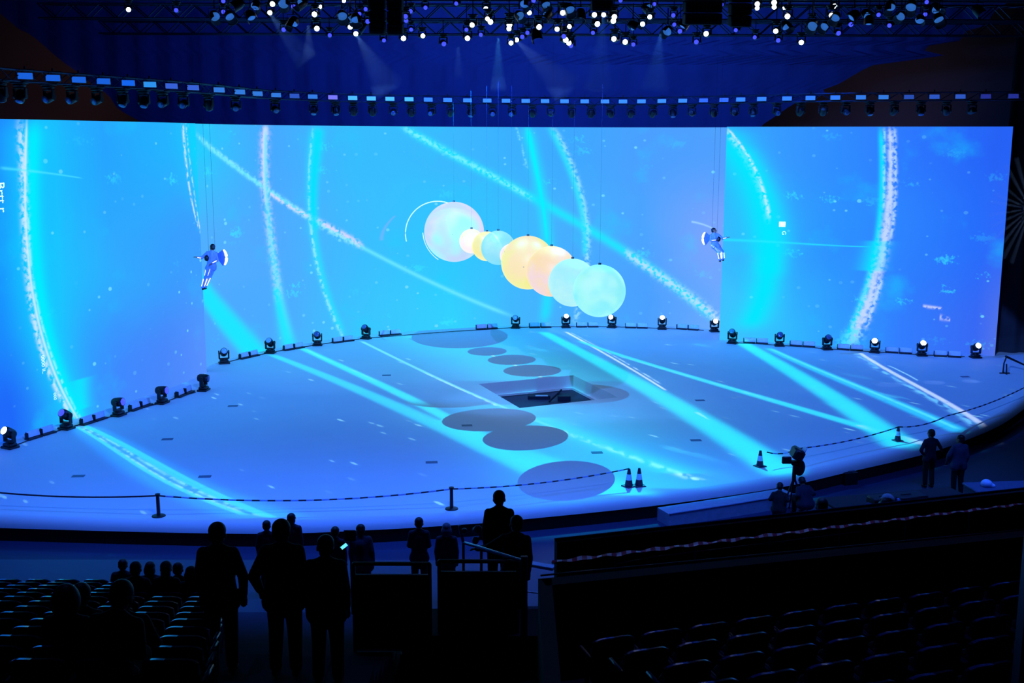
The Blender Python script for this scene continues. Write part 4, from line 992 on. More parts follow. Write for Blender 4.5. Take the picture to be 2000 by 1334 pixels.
sGlint = b.mesh('glint_strip', mat('seat_glint', (60, 80, 160), .14, .35, spec=1.0, var=.1))
def seat(label, loc, rz, group):
    t = thing('stadium_seat', label, 'seat', loc, rz, group)
    link('backrest', sBk, t); link('seat_pan', sPn, t); link('armrest', sAr[0], t); link('armrest', sAr[1], t); link('pedestal', sPd, t); link('glint_strip', sGlint, t)
    return t
def vis(p, m=60):
    d = V(p) - CAM; z = d.dot(_f); return z > 0 and -m < 1000 + FPX * d.dot(cr) / z < 2000 + m and 667 - FPX * d.dot(cu) / z < 1334 + m
seated = []      # (px, py top of head, label, kw) -> nearest seat of the left block
for i, (Y, z) in enumerate(ROWS[:14]):
    x = -2.75 - .25 * (Y - 9.7) - .3; n = 0
    while x > -14.6:
        p = (x, Y, z); q = (x, Y, z + .8)
        if vis(q, 30):
            n += 1; seated.append((p, n, i)); 
        x -= .555
people_seats = [(237, 1093, 'seated person with broad shoulders, leftmost head of the seated group'), (262, 1098, 'seated person with a round head, second in the seated group'), (291, 1098, 'seated person with bushy long hair in the middle of the group'), (321, 1097, 'seated person holding a phone up beside the bushy haired one'), (345, 1100, 'seated person with a narrow head, right part of the group'), (371, 1107, 'seated person half hidden behind the tall standing man'),
                (122, 1147, 'seated hooded person with a pale light on the cheek'), (153, 1141, 'seated person just right of the hooded one'), (197, 1146, 'seated person leaning over beside the broad dark one'), (235, 1146, 'large dark seated person in front of the empty aisle seats')]
taken = {}
for pi, (px, py, lab) in enumerate(people_seats):
    best = None
    for k, (p, n, i) in enumerate(seated):
        if k in taken: continue
        if pi < 6 and i > 4: continue
        if pi >= 6 and i < 9: continue
        d = V((p[0], p[1], p[2] + 1.30)) - CAM; zz = d.dot(_f); e = math.hypot(1000 + FPX * d.dot(cr) / zz - px, (667 - FPX * d.dot(cu) / zz - py) * (1.2 if pi < 6 else 1.5))
        if best is None or e < best[0]: best = (e, k)
    taken[best[1]] = (px, py, lab, pi)
for k, (p, n, i) in enumerate(seated):
    if not vis((p[0], p[1], p[2] + .8), 10): continue
    seat('dark blue stadium seat in left block, row %s from the bottom, %s from the aisle' % (nth(i + 1), nth(n)), p, 0, 'stadium seats of the left block')
    if k in taken:
        px, py, lab, pi = taken[k]; tgt = at_y(px, py, p[1] + .02); hgt = 1.72 * max(.9, min(1.12, (tgt.z - p[2]) / 1.27))
        st_ = ['short', 'short', 'bob', 'long', 'short', 'bob', 'hood', 'short', 'short', 'short'][pi]
        JJ = sit(face=(.25 * ((pi % 3) - 1), 1, -.1)) if pi != 8 else sit(lean=(.3, .1))
        person(lab, (tgt.x if abs(tgt.x - p[0]) < .3 else p[0], p[1] + .06, p[2]), 0, hgt, JJ, [M_suit, M_navy, M_navy, M_suit, M_suit, M_navy, M_suit, M_suit, M_suit, M_suit][pi], hair=[M_hair, M_hairb, M_hairb, M_hairb, M_hair, M_hair, M_hair, M_hair, M_hair, M_hair][pi], style=st_, group=None, wide=1.25 if pi in (0, 9) else 1.0)

# aisle stairs between the left block and the barrier
b = MB()
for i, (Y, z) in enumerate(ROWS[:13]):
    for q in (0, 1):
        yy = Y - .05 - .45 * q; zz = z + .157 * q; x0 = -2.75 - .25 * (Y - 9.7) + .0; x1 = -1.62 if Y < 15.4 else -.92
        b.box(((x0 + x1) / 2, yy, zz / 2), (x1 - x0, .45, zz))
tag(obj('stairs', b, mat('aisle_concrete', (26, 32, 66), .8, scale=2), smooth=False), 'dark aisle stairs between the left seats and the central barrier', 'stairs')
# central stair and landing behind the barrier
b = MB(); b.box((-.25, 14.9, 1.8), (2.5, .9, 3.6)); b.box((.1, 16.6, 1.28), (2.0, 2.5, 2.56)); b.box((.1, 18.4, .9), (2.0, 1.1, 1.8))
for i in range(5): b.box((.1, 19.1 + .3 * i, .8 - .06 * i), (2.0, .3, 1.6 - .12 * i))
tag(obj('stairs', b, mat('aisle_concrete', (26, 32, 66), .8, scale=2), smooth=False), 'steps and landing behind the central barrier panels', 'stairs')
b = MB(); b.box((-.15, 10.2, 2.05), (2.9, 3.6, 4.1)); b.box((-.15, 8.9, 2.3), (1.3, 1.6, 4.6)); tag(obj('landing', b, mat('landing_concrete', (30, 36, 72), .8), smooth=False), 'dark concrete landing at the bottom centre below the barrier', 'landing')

# ------------------------------------------------------------------ standing people near the camera
tall, f1 = stand_at(423, 1019, 12.5, 1.86, 'tall standing man in dark jacket, leftmost of the three near silhouettes', J=pose(face=(.12, 1, 0), el_r=(.27, -.02, 1.14), wr_r=(.25, .06, .88)), fine=True, wide=1.08)
man2, f2 = stand_at(549, 1013, 12.0, 1.86, 'broad standing man in dark jacket, middle of the three near silhouettes', J=pose(face=(.3, 1, 0), el_l=(-.30, -.06, 1.14), wr_l=(-.27, .08, .93)), fine=True, wide=1.16)
man3, f3 = stand_at(634, 1044, 11.8, 1.76, 'standing man in dark jacket beside the barrier, right of the broad man', J=pose(face=(-.3, 1, 0)), fine=True, wide=1.12)
guard, f4 = stand_at(975, 957, 16.9, 1.80, 'man in dark suit standing highest, before the lit stage edge', J=pose(face=(.1, 1, 0)), fine=True)
shirt, f5 = stand_at(1004, 1007, 15.8, 1.78, 'man in purplish shirt standing by the blue handrail, arm stretched left', J=pose(face=(-.25, 1, 0), el_l=(-.40, .16, 1.20), wr_l=(-.56, .36, 1.12), lean=(.05, .05)), top=M_navy, hair=M_hairb, fine=True, topname='shirt')
for x, y in ((-3.1, 12.5),): pass
def plinth(t, z, label, w=.9):
    b = MB(); b.box((t.location.x, t.location.y, z / 2), (w, .9, z)); tag(obj('floor_riser', b, M_conc, smooth=False), label, 'riser')
for t, z, l in ((tall, f1, 'dark riser step under the tall man on the left'), (man2, f2, 'dark riser step under the broad man in the middle'), (man3, f3, 'dark riser step under the man beside the barrier'), (guard, f4, 'dark riser step under the man in the suit'), (shirt, f5, 'dark riser step under the man at the blue handrail')):
    plinth(t, z, l)
# dim people on the walkway beyond
for px, py, Y, h, lab, kw in ((520, 1016, 22.0, 1.74, 'dim standing person behind and left of the broad man', dict(top=M_navy)), (569, 1002, 22.4, 1.84, 'dim standing person seen over the broad man\'s shoulder', dict(top=M_navy, J=pose(face=(.5, 1, 0)))),
                          (654, 1028, 21.6, 1.70, 'dim person standing behind the man beside the barrier', dict(top=M_navy)), (706, 1026, 21.5, 1.72, 'dim bulky person bending beside the bright phone screen', dict(top=M_navy, wide=1.35, J=pose(lean=(.18, -.08), face=(-.7, .7, -.2)))),
                          (818, 1010, 21.9, 1.78, 'dim short haired person in dark jacket standing alone beyond the barrier', dict(top=M_navy, J=pose(wr_l=(-.05, .22, 1.0), wr_r=(.05, .22, 1.0)))), (872, 1021, 21.6, 1.66, 'dim person with long grey hair left of the blue handrail', dict(top=M_navy, hair=mat('grey_hair', (90, 90, 110), .6), style='bob'))):
    p = at_y(px, py, Y); d = p.z - h
    person(lab, (p.x, p.y, 1.05), h=p.z - 1.05, **kw)
# arena floor people at right
def on_floor(px, pyb, h, lab, z=0.0, **kw):
    p = at_z(px, pyb, z); return person(lab, p, h=h, **kw)
on_floor(1812, 951, 1.80, 'dark man standing on the arena floor at right, hand on hip', J=pose(face=(-.3, 1, 0), el_l=(-.36, -.10, 1.16), wr_l=(-.20, .06, 1.0), kn_r=(.16, .12, .50), el_r=(.36, .05, 1.16), wr_r=(.50, .22, 1.05)), rz=.2, top=M_navy)
on_floor(1868, 967, 1.84, 'person in pale striped top and dark trousers standing at right', J=pose(face=(-.6, .8, 0), el_l=(-.30, .02, 1.15), wr_l=(-.26, .16, .95)), rz=.1, top=M_grey, wide=1.2, topname='striped_top')
# lower tier platform at right, wall and rail in front of it
WBL = [(.66, 16.5), (9.6, 19.3)]
def along(P, k): return (P[0][0] + (P[1][0] - P[0][0]) * k, P[0][1] + (P[1][1] - P[0][1]) * k)
b = MB(); b.prism([(1.2, 17.2), (12, 20.6), (12, 24.4), (3.6, 22.3)], 0, 1.9); tag(obj('lower_tier_floor', b, M_conc, smooth=False), 'dark floor of the lower tier behind the right parapet', 'floor')
# parapets
t = thing('parapet_wall', 'far dark parapet of the right stand with thin inner rail', 'parapet', (.66, 16.5, 0))
b = MB(); b.ribbon_wall([(0, 0), (12 - .66, 20.06 - 16.5)], 0, 4.22, -.12); obj('wall_panel', b, mat('parapet_dark', (8, 9, 18), .7), t, smooth=False)
b = MB(); b.tube([(0, -.02, 4.24), (11.3, 3.53, 4.24)], .02, 8); obj('cap_rail', b, M_truss, t)
b = MB(); b.tube([(.9, -.3, 3.95), (1.6, -.1, 4.0), (5, .95, 4.02)], .014, 6); obj('inner_rail', b, M_truss, t)
a0 = at_y(1056, 1124, 12.55); a1 = at_y(2040, 1031, 14.35); zt = (a0.z + a1.z) / 2
t = thing('parapet_wall', 'near dark parapet in front of the right block of seats', 'parapet', (a0.x, a0.y, 0))
b = MB(); b.ribbon_wall([(0, 0), (a1.x - a0.x, a1.y - a0.y)], 0, zt - .02, -.22); obj('wall_panel', b, mat('parapet_paint', (10, 13, 26), .8, var=.1, scale=1), t, smooth=False)
b = MB(); dxy = V((a1.x - a0.x, a1.y - a0.y)); b.tube([(0, 0, a0.z), (dxy.x, dxy.y, a1.z)], .012, 6); obj('top_edge', b, M_truss, t)
b = MB(); b.box((.05, -1.9, (zt - .02) / 2), (.16, 3.8, zt - .02)); obj('side_wall', b, mat('parapet_paint', (10, 13, 26), .8), t, smooth=False)
# handrail above near parapet, with posts, and barrier tape lashed to it
r0 = at_y(1078, 1099, 12.75); r1 = at_y(2040, 980, 14.45)
t = thing('handrail', 'long thin handrail above the near right parapet', 'handrail', r0)
b = MB(); b.tube([(0, 0, 0), tuple(r1 - r0)], .016, 8); obj('rail', b, M_truss, t)
for px in (1190, 1337, 1478, 1614, 1748, 1880):
    k = (px - 1078) / (2040 - 1078); k = k * 1.0; q = (r1 - r0) * (k * 1.0); 
    b = MB(); b.cone(q, (q.x, q.y, zt - r0.z - .02), .011, n=8); obj('post', b, M_truss, t)
Mt1 = mat('tape_white', (225, 228, 245), .35); Mt2 = mat('tape_red', (170, 50, 90), .4)
tp = MB(); N = 110; rp = random.Random(3)
pr = None
for i in range(N + 1):
    c = r0 + (r1 - r0) * (i / N) + V((0, -.03, .02 + .008 * math.sin(i * 1.3)))
    tw = .021 * (1 - .45 * i / N); a = 1.35 + .3 * math.sin(i * .8); q = (c + V((0, math.sin(a), math.cos(a))) * tw * 1.5, c - V((0, math.sin(a), math.cos(a))) * tw * 1.5)
    if pr:
        tp.cur = (i % 2)
        th = V((0, .004, 0)); tp._add([pr[0], q[0], q[1], pr[1], pr[0] + th, q[0] + th, q[1] + th, pr[1] + th], [(0, 1, 2, 3), (7, 6, 5, 4), (0, 4, 5, 1), (3, 2, 6, 7)])
    pr = q
tag(obj('barrier_tape', tp, [Mt1, Mt2]), 'red and white barrier tape stretched along the right handrail', 'barrier tape')

# ------------------------------------------------------------------ right block of seats
e = V((.953, .302)); nrm = V((.302, -.953))
b = MB(); o0 = V((1.3, 11.37))
RR = [(o0 + nrm * .83 * i, 5.12 - .80 + .245 * i) for i in range(6)]
for c, z in RR:
    P4 = [c - e * 1.6 + nrm * .62, c + e * 9 + nrm * .62, c + e * 9 - nrm * .28, c - e * 1.6 - nrm * .28]
    b.prism([(p.x, p.y) for p in P4], 0, z)
P4 = [o0 - e * .9 - nrm * .28, o0 + e * 9 - nrm * .28, o0 + e * 9 - nrm * 1.1, o0 - e * .9 - nrm * 1.1]; b.prism([(p.x, p.y) for p in P4], 0, 4.1)
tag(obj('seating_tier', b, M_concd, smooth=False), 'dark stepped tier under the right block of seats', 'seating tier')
row_start = [(1190, 1218), (1253, 1245), (1334, 1275), (1383, 1308), (1440, 1352), (1500, 1400)]
for i, (c, z) in enumerate(RR):
    # first seat of the row on the measured column
    best = min(((at_y(row_start[i][0], row_start[i][1], c.y + .3 * k) - V((c.x + e.x * k, c.y + e.y * k, z + .8))).length, k) for k in np.linspace(-1.6, 2.5, 300))
    k = best[1]; n = 0
    while k < 8.6:
        p = c + e * k
        if vis((p.x, p.y, z + .8), 20):
            n += 1; seat('dark blue stadium seat in right block, row %s from the parapet, %s from the left' % (nth(i + 1), nth(n)), (p.x, p.y, z), math.atan2(e.y, e.x), 'stadium seats of the right block')
        k += .562

# ------------------------------------------------------------------ central barrier: two dark panels, rails, posts
BY = 14.55
def barrier(pxa, pxb, yt, yt2, yb, label):
    A = at_y(pxa, yb, BY); Bq = at_y(pxb, yb - 8, BY); w = Bq.x - A.x; ztop = at_y(pxa, yt, BY).z; zp = at_y(pxa, yt2, BY).z; zb = A.z
    t = thing('barrier', label, 'barrier', (A.x, BY, zb - .08))
    o = t.location
    b = MB(); b.box((w / 2, 0, (zp + zb) / 2 - o.z), (w, .04, zp - zb), bev=.005); obj('panel', b, mat('barrier_black_panel', (5, 6, 12), .6), t, smooth=False)
    b = MB(); b.box((w / 2, 0, zp - o.z + .01), (w, .06, .03), bev=.01); obj('panel_rail', b, M_truss, t)
    b = MB(); b.box((w / 2, -.01, zb - o.z - .01), (w, .06, .03), bev=.01); obj('bottom_rail', b, M_steel, t)
    b = MB(); b.box((w / 2, 0, ztop - o.z), (w + .08, .07, .05), bev=.02); obj('handrail', b, M_blackp, t)
    for x in (-.02, w + .02): b = MB(); b.box((x, 0, (ztop - o.z) / 2), (.05, .05, ztop - o.z), bev=.01); obj('post', b, M_blackp, t)
    return t
barrier(697, 838, 1101, 1125, 1266, 'left dark barrier panel with handrail at the head of the stairs')
barrier(862, 1008, 1096, 1119, 1259, 'right dark barrier panel with handrail at the head of the stairs')
p = at_y(1026, 1334, 14.0); q = at_y(1026, 1097, 14.0)
t = thing('handrail', 'bright blue sloping handrail on the right of the stair head', 'handrail', (q.x, q.y, p.z))
M_rail = mat('polished_rail', (150, 175, 230), .22, .7)
pts = [at_y(1024, 1096, 14.2), at_y(990, 1086, 14.6), at_y(940, 1070, 15.2), at_y(905, 1060, 15.8), at_y(897, 1026, 15.8)]
b = MB(); b.tube([tuple(x - t.location) for x in pts], .024, 10); obj('rail', b, M_rail, t)
b = MB(); b.box((pts[0].x - t.location.x, pts[0].y - t.location.y, (q.z - p.z) / 2), (.09, .07, q.z - p.z), bev=.01); obj('post', b, mat('post_navy', (30, 34, 80), .5), t)
for k in (2, 3): b = MB(); x = pts[k] - t.location; b.cone(x, (x.x, x.y, x.z - 1.0), .02, n=8); obj('post', b, M_truss, t)
# white board and line on the floor right of the stairs
p = at_z(1058, 1110, 1.9); b = MB(); b.box((0, 0, .03), (.55, .16, .06), bev=.01); tag(obj('white_board', b, mat('paper_white', (190, 200, 225), .6), loc=at_z(1056, 1108, 2.6), rot=(0, 0, -.45)), 'pale strip of board lying beside the man at the blue handrail', 'board')
b = MB(); b.box((.95, 16.4, 1.29), (.7, 2.9, 2.58)); tag(obj('side_platform', b, mat('aisle_concrete', (26, 32, 66), .8), smooth=False), 'blue-lit platform between the barrier and the right stand', 'platform')
b = MB(); b.box((0, 0, .01), (.36, .03, .02)); tag(obj('floor_line', b, mat('paper_white', (190, 200, 225), .6), loc=at_z(1041, 1158, 2.59), rot=(0, 0, -.3)), 'thin white line on the platform right of the barrier', 'line')
# phone, music stand at the dim bulky person
p = at_y(672, 1067, 20.9); t = thing('phone', 'glowing phone screen held up beyond the near barrier', 'phone', p); R3 = Matrix.Rotation(-.6, 3, 'Y') @ Matrix.Rotation(.3, 3, 'X')
b = MB(); b.box((0, .006, 0), (.075, .01, .15), Matrix.Rotation(.9, 3, 'Y'), bev=.004); obj('phone_body', b, M_blackp, t); b = MB(); b.box((0, -.001, 0), (.065, .004, .14), Matrix.Rotation(.9, 3, 'Y')); obj('phone_display', b, mat('phone_display', (120, 240, 255), .3, emit=(110, 240, 255), es=1.1, var=0), t)
p = at_y(684, 1052, 20.6); t = thing('music_stand', 'small dark monitor on a stand with pale edges beside the phone', 'monitor', (p.x, p.y, 1.05)); hh = p.z - 1.05
b = MB(); b.box((0, 0, hh + .06), (.22, .03, .22), bev=.01); obj('display_case', b, M_blackp, t)
b = MB(); b.tube([(-.11, -.02, hh + .18), (-.12, -.02, hh - .05), (-.02, -.02, hh - .06)], .006, 6); obj('edge_trim', b, M_steel, t)
b = MB(); b.cone((0, 0, 0), (0, 0, hh), .015); b.lathe([(.2, 0), (.18, .02), (.02, .04)], 14); obj('stand', b, M_black, t)
# camera on tripod on the arena floor
base = at_z(1538, 1004, 0); top = at_y(1552, 905, base.y); hh = top.z
t = thing('camera_tripod', 'dark video camera with bright side on a tall tripod before the stage', 'camera tripod', (top.x, base.y, 0))
for a in (-2.6, -.5, 1.5):
    b = MB(); b.cone((0, 0, hh * .72), (.48 * math.cos(a), .48 * math.sin(a), .02), .03, .018); b.ball((.48 * math.cos(a), .48 * math.sin(a), .03), .03); obj('leg', b, M_black, t)
b = MB(); b.limb([((0, 0, hh * .68), .06), ((0, 0, hh), .05)]); b.box((0, 0, hh + .02), (.22, .2, .12), bev=.03); obj('column', b, M_black, t)
b = MB(); b.box((.06, 0, hh + .28), (.30, .5, .30), Matrix.Rotation(.45, 3, 'Y'), bev=.05); b.cone((.1, .25, hh + .28), (.1, .45, hh + .28), .09, .11); obj('camera_body', b, M_blackp, t)
b = MB(); b.box((.215, -.05, hh + .36), (.02, .3, .26), Matrix.Rotation(.45, 3, 'Y'), bev=.005); obj('side_plate', b, Mw, t)
b = MB(); b.box((-.25, -.1, hh + .12), (.26, .08, .2), bev=.02); obj('monitor', b, M_blackp, t)
b = MB(); b.ball((.14, 0, hh - .12), (.16, .1, .24), 14, 10); obj('counterweight', b, M_blackp, t)
# crouching operators and seated heads on lower tier
on_floor(1574, 1012, 1.72, 'crouching operator in navy beside the camera tripod', J=sit(shift=(0, 0, -.55), lean=(.45, .0), kn_l=(-.2, .35, .5), kn_r=(.2, .3, .5)), top=M_navy, wide=1.3, rz=.3, hair=M_hair)
on_floor(1519, 1022, 1.66, 'small dark person crouching left of the camera tripod', J=sit(shift=(0, 0, -.55), lean=(.3, .0)), rz=-.3)
def tier_person(px, py, Y, lab, J, **kw):
    p = at_y(px, py, Y); hs = max(q.z for q in (J['head'],)) + .14; s_ = (p.z - 1.9) / hs; person(lab, (p.x, p.y, 1.9), h=1.76 * s_, J=J, **kw)
tier_person(1606, 974, 20.3, 'dark round-headed person behind the far parapet, right of the tripod', sit(shift=(0, 0, -.3)))
tier_person(1681, 966, 20.6, 'person in a pale cap bending over cases behind the parapet', pose(shift=(0, 0, -.2), lean=(.55, .35), face=(-.8, .3, -.5), kn_l=(-.1, .2, .42), kn_r=(.1, .2, .42)), rz=-.9, cap=mat('cap_cloth', (150, 158, 180), .8), top=M_grey)
# work table with cases
p = at_y(1755, 1000, 21.0)
t = thing('work_table', 'low table of equipment behind the far right parapet', 'table', (p.x + .15, 21.6, 1.9)); zt2 = at_y(1755, 988, 21.2).z - 1.9
b = MB(); b.box((0, 0, zt2), (3.0, .8, .05), Matrix.Rotation(.25, 3, 'Z'), bev=.01); obj('table_top', b, M_concd, t)
for x, y in ((-1.3, -.6), (1.3, .1), (-1.4, 0), (1.2, .6)): b = MB(); b.cone((x, y, 0), (x, y, zt2), .03); obj('leg', b, M_black, t)
zc = 1.9 + zt2 + .03
for px, py, sz, m_, nm, lab in ((1722, 985, (.5, .35, .16), M_blackp, 'equipment_case', 'dark flat case at the left end of the equipment table'), (1768, 979, (.8, .4, .14), M_blackp, 'equipment_case', 'long dark case in the middle of the equipment table'), (1745, 986, (.22, .2, .14), mat('pale_bag', (90, 130, 200), .6), 'small_bag', 'small pale blue bag between the two dark cases'), (1800, 975, (.16, .12, .08), mat('pale_bag', (90, 130, 200), .6), 'small_bag', 'tiny pale bundle at the right end of the equipment table')):
    c = at_z(px, py, zc); b = MB(); b.box((0, 0, sz[2] / 2), sz, bev=.03); b.box((0, 0, sz[2]), (sz[0] * .3, .03, .03), bev=.01); tag(obj(nm, b, m_, loc=(c.x, c.y, zc), rot=(0, 0, .25)), lab, 'case' if 'case' in nm else 'bag')
# white sack, small monitor speaker
c = at_z(1922, 968, 0); c = at_y(1923, 950, 26.5); 
t = thing('storage_chest', 'long grey-green covered trunk at the far right edge behind the parapet', 'trunk', (c.x + .5, 26.5, 0)); b = MB(); b.box((.4, 0, c.z / 2), (2.6, .7, c.z), Matrix.Rotation(.1, 3, 'Z'), bev=.05); obj('trunk_body', b, mat('trunk_cover', (46, 60, 90), .8), t); b = MB(); b.box((.4, 0, c.z), (2.66, .76, .06), Matrix.Rotation(.1, 3, 'Z'), bev=.02); obj('lid', b, mat('trunk_lid', (60, 76, 110), .7), t)
b = MB(); b.ball((0, 0, .07), (.14, .14, .12), 16, 10); b.ball((.08, 0, .03), (.14, .12, .07), 14, 8); o = rm(tag(obj('white_helmet', b, mat('helmet_white', (170, 200, 245), .5), loc=(c.x, 26.4, c.z + .02)), 'pale blue-white helmet-shaped bundle at far right behind the parapet', 'bundle'), .02, 2)
c = at_z(1655, 944, 0); t = thing('floor_monitor', 'small black wedge speaker on the arena floor right of the tripod', 'speaker', c, .3)
b = MB(); b.prism([(-.22, -.2), (.22, -.2), (.22, .2), (-.22, .2)], 0, .38); obj('speaker_box', b, M_blackp, t, smooth=False); b = MB(); b.box((.1, -.05, .39), (.24, .1, .02)); obj('top_handle', b, M_steel, t)
# right edge column
c0 = at_y(1984, 1330, 6.0)
t = thing('column', 'slim dark blue metal column at the right edge of the picture', 'column', (c0.x + .06, 6.0, 0))
b = MB(); b.box((0, 0, 5.2), (.13, .13, 10.4), bev=.02); obj('shaft', b, mat('column_paint', (26, 40, 92), .35), t)
b = MB(); b.box((0, 0, .02), (.3, .3, .04), bev=.01); obj('base_plate', b, M_black, t)
# flower bunch / bags seen over the handrail
c = at_y(925, 1042, 17.6)
b = MB(); rr_ = random.Random(5)
for i in range(9): b.ball((rr_.uniform(-.2, .2), rr_.uniform(-.05, .05), rr_.uniform(-.16, .1)), (rr_.uniform(.05, .09), .05, rr_.uniform(.04, .08)), 8, 6)
o = rm(obj('plastic_bag', b, mat('pale_plastic', (80, 96, 140), .4), loc=(c.x, 17.6, c.z)), .02, 1); tag(o, 'crumpled pale plastic bags on the landing left of the suited man', 'bag')

# ================================================================== HANGING PERFORMERS
M_led = mat('led_strip_warm', (255, 250, 245), .3, emit=(255, 240, 235), es=2.2, var=0)
def performer(px, py_head, py_foot, Y, J, label, flip, packdir):
    top = at_y(px, py_head, Y); bot = at_y(px, py_foot, Y); hs = max(J['head'].z + .14, 0) - min(J['an_l'].z, J['an_r'].z) + .1
    k = (top.z - bot.z) / hs; z0 = bot.z + .0 - (min(J['an_l'].z, J['an_r'].z) - .1) * k
    t = person(label, (top.x - J['head'].x * k, Y, z0), 0, 1.76 * k, J, M_blu, M_blu, fine=True, topname='costume_top')
    sx = packdir
    # fan shaped pack with a lit rim
    b = MB(); n = 10; rim = []
    c = J['chest'] + V((sx * .12, 0, .02))
    for i in range(n + 1):
        a = -1.15 + 2.2 * i / n; rim.append(c + V((sx * (.20 + .20 * math.cos(a)), .0, .34 * math.sin(a) - .08)))
    vs = [tuple(c + V((0, -.05, 0))), tuple(c + V((0, .05, 0)))] + [tuple(r + V((0, -.03, 0))) for r in rim] + [tuple(r + V((0, .03, 0))) for r in rim]; m1 = n + 1
    fs = [(0, 2 + i, 3 + i) for i in range(n)] + [(1, 3 + m1 + i, 2 + m1 + i) for i in range(n)] + [(2 + i, 2 + m1 + i, 3 + m1 + i, 3 + i) for i in range(n)] + [(0, 1, 2 + m1, 2), (0, 2 + n, 2 + m1 + n, 1)]
    b._add(vs, fs); pk = obj('fan_pack', b, mat('pack_blue', (80, 115, 225), .5, scale=9, var=.6), t, smooth=False)
    b = MB(); b.tube([tuple(r + V((sx * .03, -.02, 0))) for r in rim[1:]], [.03 + .025 * math.sin(PI * i / (n - 1)) for i in range(n)], 8); obj('lit_rim', b, M_led, pk)
    for s_ in ('_l', '_r'):
        for o_ in (-1, 1):
            h_, kk, a_ = J['hip' + s_], J['kn' + s_], J['an' + s_]
            for p0, p1 in ((h_, kk), (kk, a_)):
                b = MB(); off_ = V((o_ * .065, -.06, 0)); b.tube([tuple(p0 + (p1 - p0) * q + off_ * (1.1 - .3 * q)) for q in (.15, .5, .85)], .014, 6); obj('led_strip', b, M_led, t)
        b = MB(); p0, p1 = J['el' + s_], J['wr' + s_]; b.tube([tuple(p0 + (p1 - p0) * q + V((0, -.06, 0))) for q in (.1, .8)], .012, 6); obj('led_strip', b, M_led, t)
    b = MB(); b.ball(J['waist'] + V((-sx * .16, -.05, .12)), (.10, .10, .12), 12, 8); obj('harness_box', b, M_blackp, t)
    for o_ in (-.12, .12):
        b = MB(); p0 = J['sh_l'] * .5 + J['sh_r'] * .5 + V((o_, 0, 0)); b.cone(p0, (p0.x, p0.y, (14.4 - z0) / k), .004 / k, n=5); obj('flying_wire', b, mat('thin_wire', (20, 40, 90), .9), t)
    return t
performer(414, 477, 567, 41.0, pose(lean=(0, .08), face=(-.6, .8, 0), an_l=(-.36, 0, .10), an_r=(-.28, 0, .12), kn_l=(-.22, -.02, .50), kn_r=(-.10, .03, .52), el_l=(-.36, .0, 1.22), wr_l=(-.50, -.10, 1.26), el_r=(.24, -.03, 1.14), wr_r=(.06, -.16, 1.04)), 'hanging performer in blue costume before the left wing, lit fan pack behind', 1, 1)
performer(1395, 445, 512, 48.0, pose(lean=(.0, -.10), face=(.8, -.4, -.2), kn_l=(.18, .0, .62), kn_r=(.34, .0, .64), an_l=(.26, 0, .24), an_r=(.40, 0, .28), el_l=(-.20, -.06, 1.16), wr_l=(.02, -.20, 1.20), el_r=(.34, -.02, 1.24), wr_r=(.52, -.08, 1.30)), 'hanging performer with raised arm near the right wing seam, lit pack at left', -1, -1)

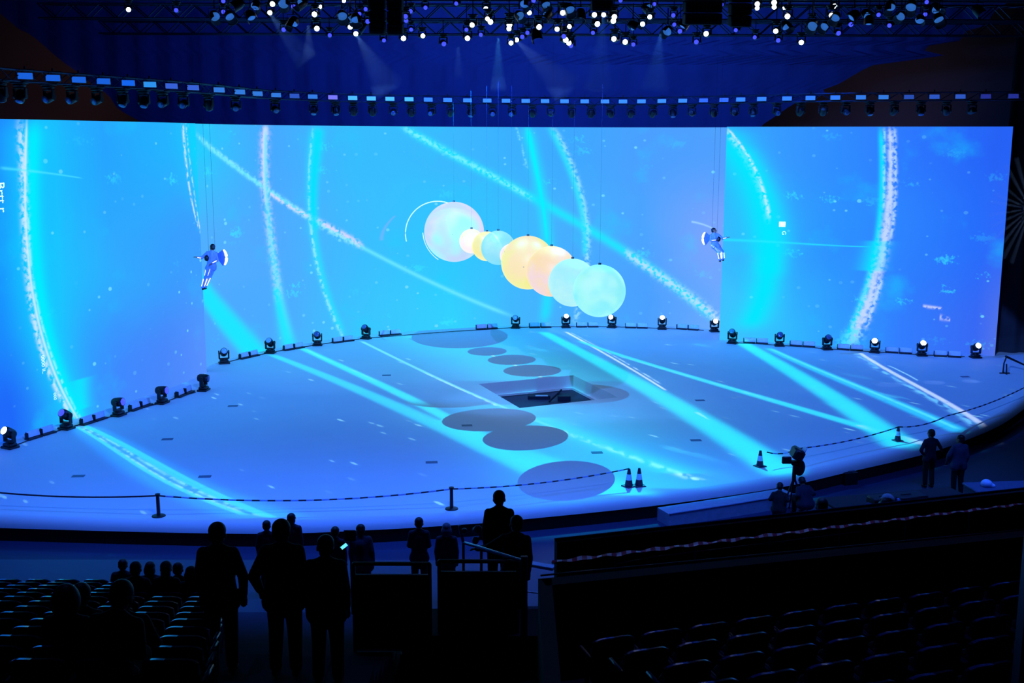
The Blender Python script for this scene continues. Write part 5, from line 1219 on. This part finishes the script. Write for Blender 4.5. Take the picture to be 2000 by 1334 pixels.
# ================================================================== BEAMS OF LIGHT IN THE HAZE
def beam(src, dst, r0, r1, col, power, label, dens=.02, spot=None):
    src = V(src); dst = V(dst); d = dst - src
    m = bpy.data.materials.new('beam_haze'); m.use_nodes = True; nt = NT(m.node_tree); nt.n.remove(nt.n['Principled BSDF'])
    vsn = nt.n.new('ShaderNodeVolumeScatter'); vsn.inputs['Color'].default_value = (1, 1, 1, 1); vsn.inputs['Density'].default_value = dens; vsn.inputs['Anisotropy'].default_value = 0
    nt.l.new(vsn.outputs[0], nt.n['Material Output'].inputs['Volume'])
    b = MB(); b.cone((0, 0, 0), d, r0, r1, 20); o = obj('light_beam', b, m, loc=src); tag(o, label, 'light beam', None, None)
    ang = 2 * math.atan(r1 / d.length) * 1.05
    lamp('SPOT', 'beam_lamp', src - d.normalized() * (r0 / max(r1 - r0, .01) * d.length * .3), dst, power, col, spot_size=ang, spot_blend=.6, shadow_soft_size=.03)
    return o
BE = [((527, 28), (600, 120), 36.5, .45, (.14, .36, 1), 'greyish haze beam falling right from the upper left rig'), ((602, 50), (604, 110), 36.5, .22, (.15, .35, 1), 'faint narrow haze beam below the upper left rig'),
      ((696, 68), (760, 175), 37, .6, (.14, .36, 1), 'broad pale haze beam just left of the hung speaker pair'), ((895, 92), (895, 150), 37, .16, (.1, .3, 1), 'narrow blue haze beam right of the hung speaker pair'),
      ((973, 74), (973, 175), 36, .28, (.06, .38, 1), 'bright narrow blue haze beam at centre left of the rig'), ((1009, 80), (1110, 175), 37, .6, (.16, .36, 1), 'slanting grey haze beam at the centre of the rig'),
      ((1178, 30), (1168, 175), 37, .5, (.06, .28, 1), 'tall blue haze beam below the rig right of centre'), ((1290, 66), (1278, 175), 37, .5, (.06, .28, 1), 'soft wide blue haze beam left of the right speaker column')]
for (a, c, Y, r, col, lab) in BE:
    s0 = at_y(*a, Y); e0_ = at_y(*c, Y + .6); beam(s0, e0_, .07, r, col, 1500 if lab.startswith('bright') else 600, lab, .022)
p0 = at_z(1803, 695, SZ) + V((.1, -.2, .5)); beam(p0, p0 + V((5.5, -2.2, .35)), .08, .8, (.35, .55, 1), 700, 'pale haze beam from the fifth right wing light going right', .02)
p0 = at_z(1911, 699, SZ) + V((.1, -.2, .45)); beam(p0, p0 + V((4.5, -1.8, .25)), .08, .55, (.35, .55, 1), 700, 'pale haze beam from the last right wing light', .02)
# star of beams from a light just right of the wing
src = at_y(2012, 408, 47.5)
moving_head('lit white star-beam light at the right edge beyond the picture wall', src + V((.1, .3, .45)), 0, 0, 'white', True, 1.0)
for i, a in enumerate([98, 108, 118, 130, 146, 160, 170, 186, 200, 214, 226, 236, 246]):
    L = 2.0 if 150 < a < 205 else 2.4
    d = V((math.cos(math.radians(a)), -.35, math.sin(math.radians(a)))) * L
    beam(src, src + d, .02, .11, (.3, .5, 1), 1500, 'thin ray of the star-shaped beam at right edge, %s ray clockwise from below' % nth(13 - i), .15)
